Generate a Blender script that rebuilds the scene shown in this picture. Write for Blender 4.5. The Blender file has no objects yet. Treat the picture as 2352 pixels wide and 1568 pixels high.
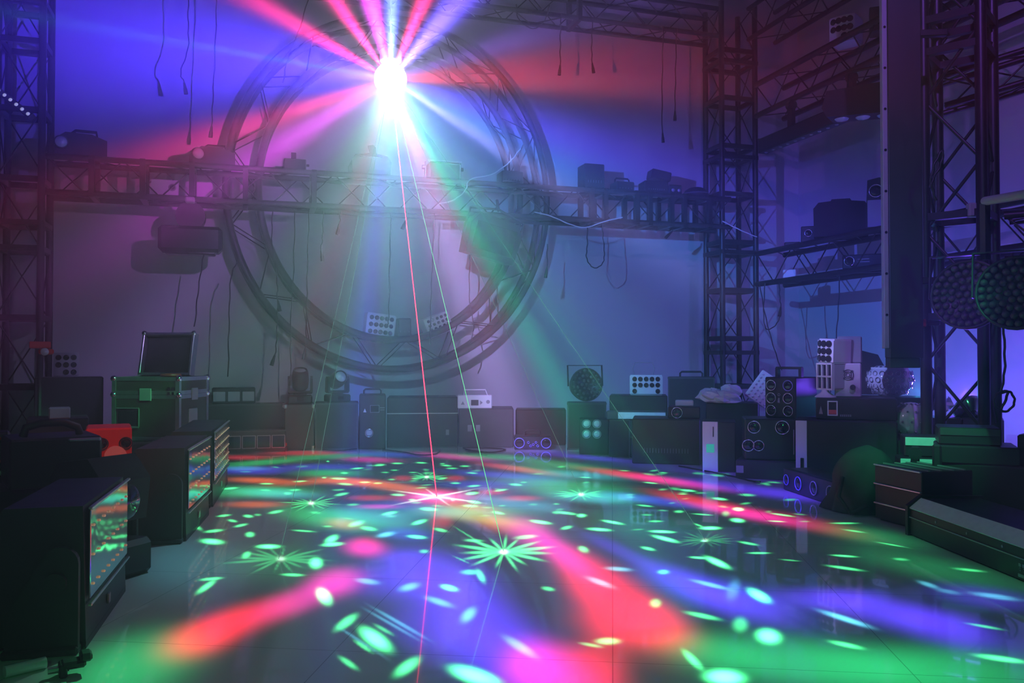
import bpy, math, random
import numpy as np
from mathutils import Vector, Matrix
random.seed(7)
S = bpy.context.scene
COL = S.collection
PI = math.pi

# ------------------------------------------------------------------ materials
MATS = {}
def mat(name, col=(.5, .5, .5), rough=.5, metal=0., emit=None, es=0., noise=None, alpha=1., spec=.5, coat=0., trans=0.):
    """procedural Principled material; noise = (scale, amount) mottles colour and gloss"""
    m = bpy.data.materials.new(name); m.use_nodes = True
    nt = m.node_tree; b = nt.nodes['Principled BSDF']
    b.inputs['Base Color'].default_value = (*col, 1)
    b.inputs['Roughness'].default_value = rough
    b.inputs['Metallic'].default_value = metal
    b.inputs['Specular IOR Level'].default_value = spec
    b.inputs['Coat Weight'].default_value = coat
    b.inputs['Transmission Weight'].default_value = trans
    b.inputs['Alpha'].default_value = alpha
    if emit:
        b.inputs['Emission Color'].default_value = (*emit, 1)
        b.inputs['Emission Strength'].default_value = es
    if noise:
        sc, am = noise
        tc = nt.nodes.new('ShaderNodeTexCoord')
        n = nt.nodes.new('ShaderNodeTexNoise'); n.inputs['Scale'].default_value = sc; n.inputs['Detail'].default_value = 3
        nt.links.new(tc.outputs['Object'], n.inputs['Vector'])
        r = nt.nodes.new('ShaderNodeMapRange'); r.inputs['To Min'].default_value = 1 - am; r.inputs['To Max'].default_value = 1 + am
        nt.links.new(n.outputs['Fac'], r.inputs['Value'])
        mx = nt.nodes.new('ShaderNodeVectorMath'); mx.operation = 'SCALE'; mx.inputs[0].default_value = col
        nt.links.new(r.outputs['Result'], mx.inputs['Scale'])
        nt.links.new(mx.outputs['Vector'], b.inputs['Base Color'])
        r2 = nt.nodes.new('ShaderNodeMapRange'); r2.inputs['To Min'].default_value = max(.02, rough - .1 * am); r2.inputs['To Max'].default_value = min(1, rough + .25 * am)
        nt.links.new(n.outputs['Fac'], r2.inputs['Value'])
        nt.links.new(r2.outputs['Result'], b.inputs['Roughness'])
    MATS[name] = m
    return m

mat('black_metal', (.022, .022, .024), .42, .0, noise=(9, .3))
mat('black_plastic', (.016, .016, .018), .5, noise=(14, .3))
mat('black_cloth', (.02, .02, .022), .9, noise=(30, .4))
mat('dark_grey', (.06, .06, .065), .45, noise=(10, .3))
mat('truss_black', (.025, .024, .026), .38, .3, noise=(6, .3))
mat('white_plastic', (.75, .75, .78), .4, noise=(8, .08))
mat('pale_grey', (.55, .55, .58), .45, noise=(8, .1))
mat('mid_grey', (.28, .28, .3), .5, noise=(8, .15))
mat('aluminium', (.72, .72, .74), .28, .9, noise=(20, .15))
mat('chrome', (.85, .85, .88), .1, 1.)
mat('lens_dark', (.015, .015, .02), .06, coat=.5)
mat('lens_clear', (.45, .47, .5), .08, .0, coat=1.)
mat('mirror_panel', (.62, .62, .64), .16, 1., noise=(5, .2))
mat('ring_silver', (.7, .7, .74), .2, .8)
mat('ring_blue', (.3, .3, .8), .3, .3)
mat('print_white', (.7, .7, .7), .6)
mat('print_red', (.6, .1, .1), .6)
mat('cable_black', (.015, .015, .016), .5)
mat('cable_white', (.8, .8, .78), .5)
mat('red_plastic_red_light', (.5, .03, .02), .4)  # also carries the red light on the lens box and the left fixture
mat('screen', (.02, .04, .05), .1, emit=(.05, .6, .55), es=.6)
mat('clamp_red', (.35, .04, .04), .5)
mat('case_board', (.06, .045, .035), .55, noise=(12, .35))
mat('bag_cloth', (.035, .035, .037), .8, noise=(18, .5))
mat('clear_crystal', (.75, .78, .85), .06, .0, coat=1., spec=1.)
mat('frosted_strip', (.7, .74, .74), .35, noise=(30, .15))
mat('led_cell', (.6, .6, .6), .25, coat=1., noise=(60, .4))

def M(n): return MATS[n]

# ------------------------------------------------------------------ mesh builder
class MB:
    def __init__(s): s.v = []; s.f = []; s.sm = []
    def add(s, vs, fs, smooth=False, T=None):
        o = len(s.v)
        if T is not None: vs = [T @ Vector(v) for v in vs]
        s.v += [tuple(v) for v in vs]; s.f += [tuple(i + o for i in f) for f in fs]; s.sm += [smooth] * len(fs)
        return s
    def box(s, c, d, bev=0., T=None):
        cx, cy, cz = c; x, y, z = d[0] / 2, d[1] / 2, d[2] / 2
        b = min(bev, x * .9, y * .9, z * .9)
        if b <= 0:
            vs = [(cx + i * x, cy + j * y, cz + k * z) for i in (-1, 1) for j in (-1, 1) for k in (-1, 1)]
            fs = [(0, 1, 3, 2), (4, 6, 7, 5), (0, 4, 5, 1), (2, 3, 7, 6), (0, 2, 6, 4), (1, 5, 7, 3)]
            return s.add(vs, fs, False, T)
        vs = []; idx = {}
        for i in (-1, 1):
            for j in (-1, 1):
                for k in (-1, 1):
                    for ax in range(3):
                        p = [i * (x - b), j * (y - b), k * (z - b)]; p[ax] = (i * x, j * y, k * z)[ax]
                        idx[(i, j, k, ax)] = len(vs); vs.append((cx + p[0], cy + p[1], cz + p[2]))
        fs = []
        q = [(-1, -1), (1, -1), (1, 1), (-1, 1)]
        for sg in (-1, 1):
            f = [idx[(sg, a, c_, 0)] for a, c_ in q]; fs.append(tuple(f if sg > 0 else f[::-1]))
            f = [idx[(a, sg, c_, 1)] for a, c_ in q]; fs.append(tuple(f[::-1] if sg > 0 else f))
            f = [idx[(a, c_, sg, 2)] for a, c_ in q]; fs.append(tuple(f if sg > 0 else f[::-1]))
        for i in (-1, 1):
            for j in (-1, 1):
                fs.append((idx[(i, j, -1, 0)], idx[(i, j, 1, 0)], idx[(i, j, 1, 1)], idx[(i, j, -1, 1)]))
                fs.append((idx[(i, -1, j, 0)], idx[(i, 1, j, 0)], idx[(i, 1, j, 2)], idx[(i, -1, j, 2)]))
                fs.append((idx[(-1, i, j, 1)], idx[(1, i, j, 1)], idx[(1, i, j, 2)], idx[(-1, i, j, 2)]))
                for k in (-1, 1): fs.append((idx[(i, j, k, 0)], idx[(i, j, k, 1)], idx[(i, j, k, 2)]))
        return s.add(vs, fs, False, T)
    def cyl(s, p0, p1, r, r1=None, n=10, cap=True, T=None):
        p0 = Vector(p0); p1 = Vector(p1); r1 = r if r1 is None else r1
        d = (p1 - p0).normalized(); u = d.orthogonal().normalized(); w = d.cross(u)
        vs = []
        for p, rr in ((p0, r), (p1, r1)):
            for k in range(n):
                a = 2 * PI * k / n; vs.append(p + (u * math.cos(a) + w * math.sin(a)) * rr)
        s.add(vs, [(k, (k + 1) % n, n + (k + 1) % n, n + k) for k in range(n)], True, T)
        if cap: s.add(vs, [tuple(range(n))[::-1], tuple(range(n, 2 * n))], False, T)
        return s
    def tube(s, pts, r, n=6, closed=False, T=None):
        pts = [Vector(p) for p in pts]; m = len(pts); vs = []; u = None
        for i, p in enumerate(pts):
            a = pts[i - 1] if (i or closed) else p; b = pts[(i + 1) % m] if (i < m - 1 or closed) else p
            d = (b - a).normalized() if (b - a).length > 1e-9 else Vector((0, 0, 1))
            if u is None: u = d.orthogonal().normalized()
            u = (u - d * u.dot(d)).normalized(); w = d.cross(u)
            for k in range(n):
                t = 2 * PI * k / n; vs.append(p + (u * math.cos(t) + w * math.sin(t)) * r)
        fs = []
        for i in range(m if closed else m - 1):
            j = (i + 1) % m
            for k in range(n): fs.append((i * n + k, i * n + (k + 1) % n, j * n + (k + 1) % n, j * n + k))
        s.add(vs, fs, True, T)
        if not closed: s.add(vs[:n] + vs[-n:], [tuple(range(n))[::-1], tuple(range(n, 2 * n))], False, T)
        return s
    def lathe(s, prof, n=24, T=None, smooth=True):
        """profile of (radius, z) spun about z"""
        vs = []; m = len(prof)
        for k in range(n):
            a = 2 * PI * k / n
            for r, z in prof: vs.append((r * math.cos(a), r * math.sin(a), z))
        fs = []
        for k in range(n):
            k2 = (k + 1) % n
            for i in range(m - 1): fs.append((k * m + i, k2 * m + i, k2 * m + i + 1, k * m + i + 1))
        return s.add(vs, fs, smooth, T)
    def torus(s, c, R, r, axis='y', n=28, k=6, T=None):
        c = Vector(c); pts = []
        for i in range(n):
            a = 2 * PI * i / n; p = (math.cos(a) * R, math.sin(a) * R)
            q = {'y': (p[0], 0, p[1]), 'z': (p[0], p[1], 0), 'x': (0, p[0], p[1])}[axis]
            pts.append(c + Vector(q))
        return s.tube(pts, r, k, True, T)
    def prism(s, poly, axis, a, b, T=None):
        """extrude a 2-D outline along axis from a to b"""
        def p3(p, t): return {'x': (t, p[0], p[1]), 'y': (p[0], t, p[1]), 'z': (p[0], p[1], t)}[axis]
        n = len(poly); vs = [p3(p, a) for p in poly] + [p3(p, b) for p in poly]
        fs = [(i, (i + 1) % n, n + (i + 1) % n, n + i) for i in range(n)] + [tuple(range(n))[::-1], tuple(range(n, 2 * n))]
        return s.add(vs, fs, False, T)
    def sphere(s, c, r, n=14, m=8, sc=(1, 1, 1), T=None):
        vs = []; fs = []
        for j in range(m + 1):
            t = PI * j / m
            for k in range(n):
                a = 2 * PI * k / n
                vs.append((c[0] + r * sc[0] * math.sin(t) * math.cos(a), c[1] + r * sc[1] * math.sin(t) * math.sin(a), c[2] + r * sc[2] * math.cos(t)))
        for j in range(m):
            for k in range(n): fs.append((j * n + k, (j + 1) * n + k, (j + 1) * n + (k + 1) % n, j * n + (k + 1) % n))
        return s.add(vs, fs, True, T)
    def build(s, name, material, parent=None):
        me = bpy.data.meshes.new(name); me.from_pydata(s.v, [], s.f); me.validate()
        me.polygons.foreach_set('use_smooth', s.sm[:len(me.polygons)] if len(me.polygons) == len(s.sm) else [False] * len(me.polygons))
        import bmesh
        bm = bmesh.new(); bm.from_mesh(me); bmesh.ops.recalc_face_normals(bm, faces=bm.faces); bm.to_mesh(me); bm.free()
        me.materials.append(M(material) if isinstance(material, str) else material)
        o = bpy.data.objects.new(name, me); COL.objects.link(o)
        if parent is not None: o.parent = parent
        return o

def tag(o, label=None, cat=None, group=None, kind=None):
    if label: o['label'] = label
    if cat: o['category'] = cat
    if group: o['group'] = group
    if kind: o['kind'] = kind
    return o
def thing(name, label, cat, loc=(0, 0, 0), rz=0., group=None, rot=None):
    o = bpy.data.objects.new(name, None); COL.objects.link(o)
    o.location = loc; o.rotation_euler = rot if rot else (0, 0, rz); o.empty_display_size = .1
    return tag(o, label, cat, group)
def dup(root, loc, rz=None, label=None, group=None, rot=None, scale=None):
    r = root.copy(); COL.objects.link(r); r.location = loc
    if rz is not None: r.rotation_euler = (0, 0, rz)
    if rot is not None: r.rotation_euler = rot
    if scale is not None: r.scale = scale if hasattr(scale, '__len__') else (scale,) * 3
    if label: r['label'] = label
    if group: r['group'] = group
    for ch in list(root.children):
        c = ch.copy(); COL.objects.link(c); c.parent = r
        for g in ch.children:
            d = g.copy(); COL.objects.link(d); d.parent = c
    return r

# ------------------------------------------------------------------ camera and places
F_PX = 1950.; YAW = math.atan(609. / F_PX); PITCH = math.atan(36. / F_PX); EYE = Vector((0, 0, .85))
cam = bpy.data.cameras.new('camera'); cam.sensor_width = 36; cam.lens = 36 * F_PX / 2352; cam.clip_start = .05; cam.clip_end = 100
cam_o = bpy.data.objects.new('camera', cam); COL.objects.link(cam_o); cam_o.location = EYE
cam_o.rotation_euler = (PI / 2 + PITCH, 0, -YAW); S.camera = cam_o
RM = cam_o.rotation_euler.to_matrix()
def ray(px, py): return RM @ Vector(((px - 1176) / F_PX, -(py - 784) / F_PX, -1.))
def at_z(px, py, z=0.):
    d = ray(px, py); return EYE + d * ((z - EYE.z) / d.z)
def at_y(px, py, y):
    d = ray(px, py); return EYE + d * (y / d.y)
def at_x(px, py, x):
    d = ray(px, py); return EYE + d * (x / d.x)
def at_d(px, py, D): return EYE + ray(px, py) * D
mat('led_white', (.8, .8, .8), .3, emit=(.8, .85, 1), es=.35)

# light patches the ball throws on the floor: x, y, half length, half width, angle, colour, edge hardness, strength
PATCHES = [
(-0.02,7.575,0.232,0.15,-0.563,'r',2.6,0.7),(0.496,7.757,0.313,0.1691,-0.407,'r',2.6,0.8),(0.116,7.158,0.323,0.1662,0.408,'g',2.6,0.8),(0.656,7.43,0.403,0.1949,0.034,'g',2.6,0.6),
(1.144,7.449,0.347,0.176,-0.764,'b',2.6,0.7),(0.982,7.101,0.256,0.1526,-0.892,'m',2.6,0.8),(1.689,7.108,0.405,0.1411,-1.046,'m',2.6,0.9),(2.009,7.008,0.397,0.1798,-0.676,'g',2.6,0.6),
(0.046,6.683,0.275,0.1865,-0.609,'b',2.6,0.9),(-0.017,6.834,0.177,0.1204,-0.634,'c',2.6,0.6),(0.53,6.744,0.308,0.1802,-0.426,'b',2.6,0.7),(0.594,6.361,0.234,0.1796,-0.672,'g',2.6,0.8),
(0.1,6.123,0.241,0.1083,-0.678,'o',2.6,1.1),(0.668,5.903,0.285,0.137,-0.819,'o',2.6,1.0),(0.066,5.636,0.315,0.2021,-0.537,'g',2.6,0.9),(0.194,5.505,0.297,0.1392,-0.797,'c',2.6,0.7),
(0.048,5.141,0.156,0.0981,-0.521,'o',2.6,0.7),(2.334,6.378,0.463,0.1658,-1.147,'g',2.6,0.6),(1.956,6.218,0.404,0.1012,-1.201,'r',2.6,0.9),(1.727,5.911,0.398,0.1387,-0.841,'b',2.6,0.7),
(2.298,5.732,0.318,0.1623,-0.948,'c',2.6,0.7),(2.122,6.087,0.373,0.1761,-1.275,'g',2.6,0.5),(2.649,5.599,0.466,0.1171,-1.231,'r',2.6,1.2),(2.775,5.245,0.425,0.1263,-1.248,'m',2.6,0.9),
(3.07,4.848,0.515,0.1676,-1.269,'v',2.6,0.8),(3.264,4.477,0.311,0.1878,-1.232,'v',2.6,0.6),(1.988,5.186,0.449,0.2795,-1.364,'g',2.6,0.7),(1.897,5.628,0.297,0.2728,1.121,'c',2.6,0.4),
(2.768,6.704,0.405,0.1286,-1.05,'v',2.6,0.8),(2.545,7.301,0.274,0.1553,-0.993,'v',2.6,0.6),(2.029,4.777,0.249,0.1829,-0.895,'c',2.6,0.9),(2.313,4.59,0.349,0.1135,-1.156,'b',2.6,0.8),
(2.556,4.403,0.444,0.1118,-1.421,'r',2.6,1.1),(2.604,4.028,0.321,0.1139,-1.33,'m',2.6,1.0),(2.745,3.73,0.324,0.1222,-1.512,'r',2.6,0.4),(1.103,5.1,0.23,0.1961,-1.53,'m',2.6,1.6),
(1.103,5.1,0.1,0.0903,-1.287,'w',2.6,1.6),(0.915,5.579,0.484,0.1201,-0.994,'o',2.6,1.0),(0.38,5.929,0.239,0.1186,0.272,'o',2.6,0.5),(0.716,5.171,0.121,0.0932,-0.568,'r',2.6,0.6),
(0.722,4.855,0.112,0.0699,-0.404,'m',2.6,0.7),(1.05,5.937,0.13,0.0665,1.442,'r',2.6,0.6),(1.4,5.827,0.129,0.0671,1.36,'r',2.6,0.6),(1.479,5.158,0.104,0.0822,1.332,'r',2.6,0.7),
(1.578,4.885,0.105,0.0948,-0.26,'r',2.6,0.7),(1.182,4.756,0.28,0.1026,-1.107,'o',2.6,0.8),(1.171,4.423,0.345,0.1306,-1.077,'y',2.6,0.7),(1.287,4.577,0.248,0.143,-0.9,'g',2.6,0.5),
(0.43,4.602,0.407,0.1684,-1.157,'g',2.6,0.8),(0.655,4.558,0.364,0.1581,-1.192,'c',2.6,0.7),(0.995,4.599,0.218,0.1824,-0.526,'c',2.6,0.6),(0.847,4.861,0.228,0.1702,-0.476,'b',2.6,0.5),
(1.486,5.501,0.262,0.175,-0.334,'b',2.6,0.6),(1.49,4.736,0.34,0.1456,-0.998,'c',2.6,0.6),(0.479,4.414,0.154,0.0788,-1.395,'o',2.6,0.6),(0.508,3.833,0.163,0.0821,-1.567,'m',2.6,1.1),
(0.516,3.895,0.146,0.0583,1.473,'r',2.6,0.5),(0.974,4.344,0.189,0.0542,1.358,'r',2.6,0.5),(0.732,4.077,0.172,0.1035,-1.221,'b',2.6,0.6),(0.636,3.594,0.128,0.0908,1.532,'v',2.6,0.5),
(0.722,3.336,0.437,0.1788,-1.464,'v',2.6,0.9),(0.709,2.79,0.443,0.1476,-1.479,'v',2.6,1.0),(0.714,2.311,0.29,0.1338,-1.411,'v',2.6,0.9),(0.537,2.606,0.277,0.1022,-1.489,'v',2.6,0.4),
(0.535,3.255,0.259,0.1478,1.478,'v',2.6,0.6),(0.325,3.288,0.185,0.0939,1.352,'m',2.6,1.0),(0.185,3.089,0.216,0.0893,1.04,'m',2.6,0.6),(0.051,2.97,0.189,0.0939,1.083,'r',2.6,0.5),
(-0.07,2.84,0.199,0.0909,1.245,'r',2.6,0.9),(-0.142,2.754,0.165,0.0918,1.423,'r',2.6,0.7),(1.323,3.924,0.356,0.0939,1.404,'m',2.6,0.9),(1.234,4.143,0.209,0.0946,-1.566,'o',2.6,0.6),
(1.309,3.468,0.395,0.0707,1.459,'m',2.6,1.0),(1.276,3.092,0.423,0.0955,1.355,'r',2.6,1.1),(1.234,2.733,0.407,0.1206,1.327,'r',2.6,1.2),(1.267,2.516,0.229,0.0913,1.344,'r',2.6,1.0),
(1.147,2.46,0.183,0.1279,-1.415,'r',2.6,0.6),(0.825,2.155,0.218,0.1124,1.482,'r',2.6,1.1),(0.74,2.232,0.198,0.0718,1.248,'m',2.6,0.5),(0.961,2.234,0.211,0.0735,1.149,'r',2.6,0.5),
(1.571,3.456,0.357,0.0578,1.569,'v',2.6,0.4),(1.585,2.927,0.316,0.0964,1.548,'v',2.6,0.8),(1.632,2.609,0.26,0.1369,-1.532,'v',2.6,0.9),(1.617,2.789,0.286,0.1494,-1.297,'b',2.6,0.4),
(1.925,2.545,0.175,0.1361,-0.404,'v',2.6,0.5),(2.038,2.375,0.213,0.153,-1.246,'v',2.6,0.8),(2.103,2.161,0.19,0.1274,1.272,'v',2.6,0.8),(2.045,2.536,0.142,0.0958,0.235,'v',2.6,0.3),
(2.488,2.398,0.164,0.149,-1.272,'v',2.6,0.4),(1.492,2.032,0.297,0.1981,-0.767,'g',2.6,0.45),(1.801,1.883,0.286,0.1756,-0.423,'g',2.6,0.45),(1.297,2.166,0.165,0.1308,-1.471,'g',2.6,0.25),
(-0.3,2.557,0.285,0.1554,1.437,'g',2.6,0.45),(2.647,2.809,0.361,0.175,-1.468,'g',2.6,0.2),(2.841,3.366,0.265,0.1529,1.569,'g',2.6,0.3),(-0.232,3.785,0.492,0.1997,-1.43,'c',2.6,0.15),
(1.891,3.997,0.409,0.3023,-1.286,'g',2.6,0.12),(0.131,3.671,0.328,0.2324,-1.275,'g',2.6,0.1),(3.198,5.699,1.13,0.2137,-1.083,'v',2.6,0.25),(-0.148,4.167,0.065,0.0339,-1.071,'G',3.0,3.8),
(0.098,3.982,0.048,0.0354,-0.741,'G',3.0,4.18),(0.383,4.056,0.081,0.0225,1.308,'G',3.0,3.8),(0.376,3.942,0.041,0.0357,0.449,'G',3.0,3.8),(0.277,3.609,0.082,0.022,1.513,'G',3.0,4.18),
(0.267,3.099,0.093,0.0193,-1.532,'G',3.0,4.56),(-0.138,3.359,0.081,0.0142,1.304,'G',3.0,2.28),(-0.126,3.468,0.035,0.0204,0.062,'G',3.0,1.9),(0.003,3.84,0.058,0.015,1.479,'G',3.0,1.9),
(0.019,4.278,0.056,0.0176,-1.54,'G',3.0,2.28),(-0.067,4.662,0.044,0.0154,-1.228,'G',3.0,1.9),(0.012,4.772,0.044,0.0192,-1.333,'G',3.0,2.47),(-0.112,4.827,0.035,0.0264,0.98,'G',3.0,2.09),
(-0.024,4.522,0.043,0.0202,1.07,'G',3.0,2.09),(-0.149,4.417,0.04,0.0311,0.652,'G',3.0,2.28),(-0.237,4.554,0.097,0.0131,-1.307,'G',3.0,1.52),(0.176,3.437,0.04,0.0187,-0.547,'G',3.0,1.9),
(0.54,4.395,0.068,0.0259,1.159,'G',3.0,3.42),(0.581,4.25,0.057,0.0265,-1.256,'G',3.0,2.47),(0.855,4.338,0.065,0.0238,1.012,'G',3.0,3.42),(0.772,3.986,0.048,0.0284,-1.061,'G',3.0,3.04),
(0.915,4.108,0.051,0.0198,-1.355,'G',3.0,1.9),(0.749,4.632,0.053,0.0256,0.901,'G',3.0,3.42),(0.976,4.691,0.051,0.0351,-1.274,'G',3.0,3.8),(0.897,5.232,0.044,0.0314,-1.178,'G',3.0,3.04),
(0.945,5.025,0.031,0.0171,1.436,'G',3.0,2.47),(1.348,5.151,0.055,0.0317,1.031,'G',3.0,3.8),(1.555,5.218,0.053,0.0234,0.716,'G',3.0,3.04),(1.717,5.415,0.051,0.0324,-1.438,'G',3.0,2.66),
(1.278,4.839,0.059,0.0272,-1.507,'G',3.0,3.42),(1.224,4.719,0.042,0.0332,-1.163,'G',3.0,3.04),(1.451,4.152,0.061,0.0294,-1.183,'G',3.0,3.61),(1.528,3.978,0.046,0.0188,0.86,'G',3.0,2.28),
(1.719,4.256,0.05,0.019,1.173,'G',3.0,2.09),(1.663,4.358,0.058,0.0295,-1.034,'G',3.0,3.04),(1.315,4.467,0.049,0.0211,-1.374,'G',3.0,2.47),(0.746,3.68,0.034,0.0182,1.415,'G',3.0,1.14),
(0.717,3.073,0.045,0.0203,-1.361,'G',3.0,2.85),(0.873,3.205,0.088,0.0113,1.424,'G',3.0,2.09),(0.849,3.272,0.037,0.0317,1.473,'G',3.0,1.33),(1.01,3.826,0.039,0.027,-0.659,'G',3.0,1.71),
(1.265,3.831,0.053,0.0334,0.412,'G',3.0,1.71),(1.061,2.952,0.028,0.0168,-1.428,'G',3.0,1.52),(1.422,3.499,0.054,0.018,1.371,'G',3.0,1.14),(0.426,2.329,0.065,0.0202,1.029,'G',3.0,1.9),
(0.31,2.776,0.075,0.0189,1.133,'G',3.0,1.9),(0.374,2.587,0.102,0.0252,-1.41,'G',3.0,4.18),(0.584,2.209,0.077,0.0329,-1.183,'G',3.0,4.94),(0.331,2.531,0.058,0.0061,-1.304,'G',3.0,1.33),
(0.274,2.406,0.054,0.009,-1.296,'G',3.0,1.14),(0.412,2.666,0.059,0.0073,-1.28,'G',3.0,0.95),(0.621,6.056,0.059,0.0361,-0.892,'G',3.0,3.04),(0.635,5.779,0.061,0.0323,-1.123,'G',3.0,2.47),
(0.526,6.134,0.037,0.0133,1.519,'G',3.0,2.85),(0.771,5.825,0.036,0.0304,-1.097,'G',3.0,2.66),(0.25,5.494,0.047,0.0193,-1.561,'G',3.0,1.9),(-0.096,5.814,0.045,0.0338,0.835,'G',3.0,2.66),
(0.158,4.858,0.052,0.0268,1.067,'G',3.0,2.28),(0.812,6.567,0.05,0.0353,0.818,'G',3.0,2.66),(1.003,6.706,0.05,0.0322,1.049,'G',3.0,2.66),(1.154,6.781,0.048,0.0377,-1.496,'G',3.0,2.85),
(1.345,6.759,0.052,0.035,-1.329,'G',3.0,2.66),(1.498,6.528,0.051,0.0312,-1.371,'G',3.0,2.47),(1.065,6.377,0.034,0.026,-1.516,'G',3.0,1.52),(0.979,6.275,0.033,0.0254,-1.474,'G',3.0,1.52),
(1.175,6.214,0.032,0.0257,-1.542,'G',3.0,1.52),(0.689,6.334,0.048,0.0231,1.523,'G',3.0,2.28),(0.132,5.953,0.042,0.0305,-0.729,'G',3.0,2.28),(0.353,6.0,0.04,0.0339,0.452,'G',3.0,2.28),
(0.848,5.756,0.034,0.0273,-1.413,'G',3.0,2.09),(0.966,5.901,0.036,0.0221,1.499,'G',3.0,1.52),(1.349,5.6,0.033,0.0281,1.504,'G',3.0,2.28),(1.496,6.65,0.037,0.0179,1.375,'G',3.0,1.9),
(1.128,5.898,0.029,0.0201,1.492,'G',3.0,1.52),(0.566,5.358,0.06,0.0269,1.04,'G',3.0,2.66),(1.314,5.84,0.053,0.0238,0.99,'G',3.0,1.9),(1.502,6.352,0.043,0.0366,1.541,'G',3.0,1.9),
(1.584,6.054,0.048,0.0286,-1.266,'G',3.0,1.9),(1.437,5.443,0.045,0.0304,0.692,'G',3.0,2.47),(0.271,4.286,0.055,0.018,-0.682,'G',3.0,1.71),(0.636,7.082,0.04,0.0103,1.497,'G',3.0,2.85),
(1.629,6.451,0.044,0.0326,1.39,'G',3.0,2.09),(0.308,5.631,0.033,0.0246,-1.207,'G',3.0,1.33),(0.642,4.083,0.062,0.0334,0.992,'C',3.0,1.6),(0.579,3.129,0.055,0.0284,1.017,'C',3.0,1.2),
(0.442,3.254,0.054,0.0273,-1.08,'C',3.0,1.0),(0.642,2.91,0.072,0.0223,-1.226,'C',3.0,1.1),(0.704,2.735,0.076,0.0195,1.156,'C',3.0,1.3),(0.77,2.394,0.09,0.0192,-1.442,'C',3.0,0.9),
(1.278,2.979,0.079,0.0228,-1.425,'C',3.0,1.0),(0.468,2.726,0.173,0.0079,-1.283,'C',3.0,0.7),(0.327,2.584,0.155,0.005,-1.268,'C',3.0,0.5),(0.443,2.715,0.171,0.0058,-1.273,'C',3.0,0.6),
(1.804,4.036,0.062,0.0232,-1.236,'G',3.0,4.18),(1.665,3.888,0.051,0.0306,-0.778,'G',3.0,4.18),(1.934,3.75,0.048,0.028,-0.472,'G',3.0,4.56),(1.875,3.596,0.075,0.0241,-1.399,'G',3.0,4.94),
(2.205,3.754,0.045,0.0342,0.067,'G',3.0,4.94),(2.187,3.837,0.043,0.0095,1.493,'G',3.0,1.9),(2.446,3.89,0.05,0.0281,1.136,'G',3.0,4.94),(2.629,4.172,0.047,0.0234,1.042,'G',3.0,5.32),
(2.714,4.508,0.044,0.0299,-1.524,'G',3.0,4.18),(2.689,4.851,0.048,0.0316,-1.217,'G',3.0,4.18),(2.612,5.218,0.046,0.0237,-1.057,'G',3.0,3.04),(2.761,3.952,0.058,0.0196,-1.15,'G',3.0,2.66),
(1.706,3.437,0.038,0.0182,-1.445,'G',3.0,2.66),(2.191,3.397,0.044,0.0185,-1.236,'G',3.0,2.09),(2.127,3.215,0.04,0.0163,-0.243,'G',3.0,2.09),(2.025,3.501,0.016,0.0104,0.879,'G',3.0,5.7),
(1.866,3.124,0.088,0.0222,1.448,'G',3.0,5.32),(1.833,3.217,0.031,0.0186,-0.654,'G',3.0,2.85),(1.579,3.046,0.033,0.0194,0.992,'G',3.0,1.52),(1.433,3.522,0.048,0.0161,1.379,'G',3.0,1.33),
(1.75,2.647,0.075,0.0237,1.292,'G',3.0,5.32),(1.522,2.252,0.06,0.03,1.001,'G',3.0,5.32),(1.217,2.001,0.049,0.0426,0.753,'G',3.0,5.32),(1.201,2.143,0.068,0.0122,1.365,'G',3.0,2.28),
(1.037,2.357,0.031,0.0256,-0.017,'G',3.0,1.9),(1.696,2.116,0.043,0.0183,-1.057,'G',3.0,1.9),(2.034,1.891,0.053,0.0215,-0.76,'G',3.0,2.09),(2.306,2.884,0.058,0.0197,-0.962,'G',3.0,2.09),
(2.445,3.059,0.044,0.0171,-0.618,'G',3.0,2.28),(2.624,3.807,0.036,0.0163,-0.585,'G',3.0,2.09),(2.926,3.659,0.061,0.0189,-0.26,'G',3.0,1.71),(1.435,2.494,0.054,0.0202,-1.067,'G',3.0,1.71),
(1.503,2.377,0.07,0.0205,0.98,'G',3.0,1.14),(1.354,2.67,0.046,0.016,1.077,'G',3.0,1.52),(1.722,4.259,0.038,0.0233,1.136,'G',3.0,2.09),(2.027,3.994,0.032,0.023,-0.107,'G',3.0,1.9),
(2.277,4.206,0.036,0.0215,0.964,'G',3.0,2.09),(2.18,4.429,0.043,0.0212,-1.043,'G',3.0,2.28),(2.632,2.938,0.026,0.0226,-0.609,'G',3.0,0.95),(2.176,3.063,0.033,0.0107,-0.704,'G',3.0,0.95),
(2.76,2.71,0.047,0.0211,-0.795,'G',3.0,1.14),(2.795,3.179,0.062,0.0118,-1.214,'G',3.0,1.33),(2.356,4.091,0.045,0.0171,-0.721,'G',3.0,2.28),(2.591,4.736,0.026,0.0212,0.175,'G',3.0,1.9),
(2.29,5.591,0.037,0.0206,-0.795,'G',3.0,2.66),(2.706,5.839,0.035,0.0231,-0.928,'G',3.0,1.9),(2.935,5.655,0.029,0.0203,-1.338,'G',3.0,1.9),(2.952,4.585,0.046,0.0396,1.172,'G',3.0,1.52),
(2.841,3.481,0.049,0.0174,-1.116,'G',3.0,1.33),(2.229,2.13,0.042,0.0132,-0.995,'G',3.0,0.95),(0.976,2.34,0.032,0.0117,-0.861,'G',3.0,0.95),(2.492,4.078,0.071,0.0176,1.005,'G',3.0,1.14),
(1.429,3.142,0.047,0.031,-0.695,'C',3.0,1.2),(1.658,2.825,0.079,0.0226,-1.236,'C',3.0,1.2),(1.86,2.329,0.089,0.0212,-1.409,'C',3.0,1.6),(2.437,2.582,0.05,0.02,1.368,'C',3.0,0.8),
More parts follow.
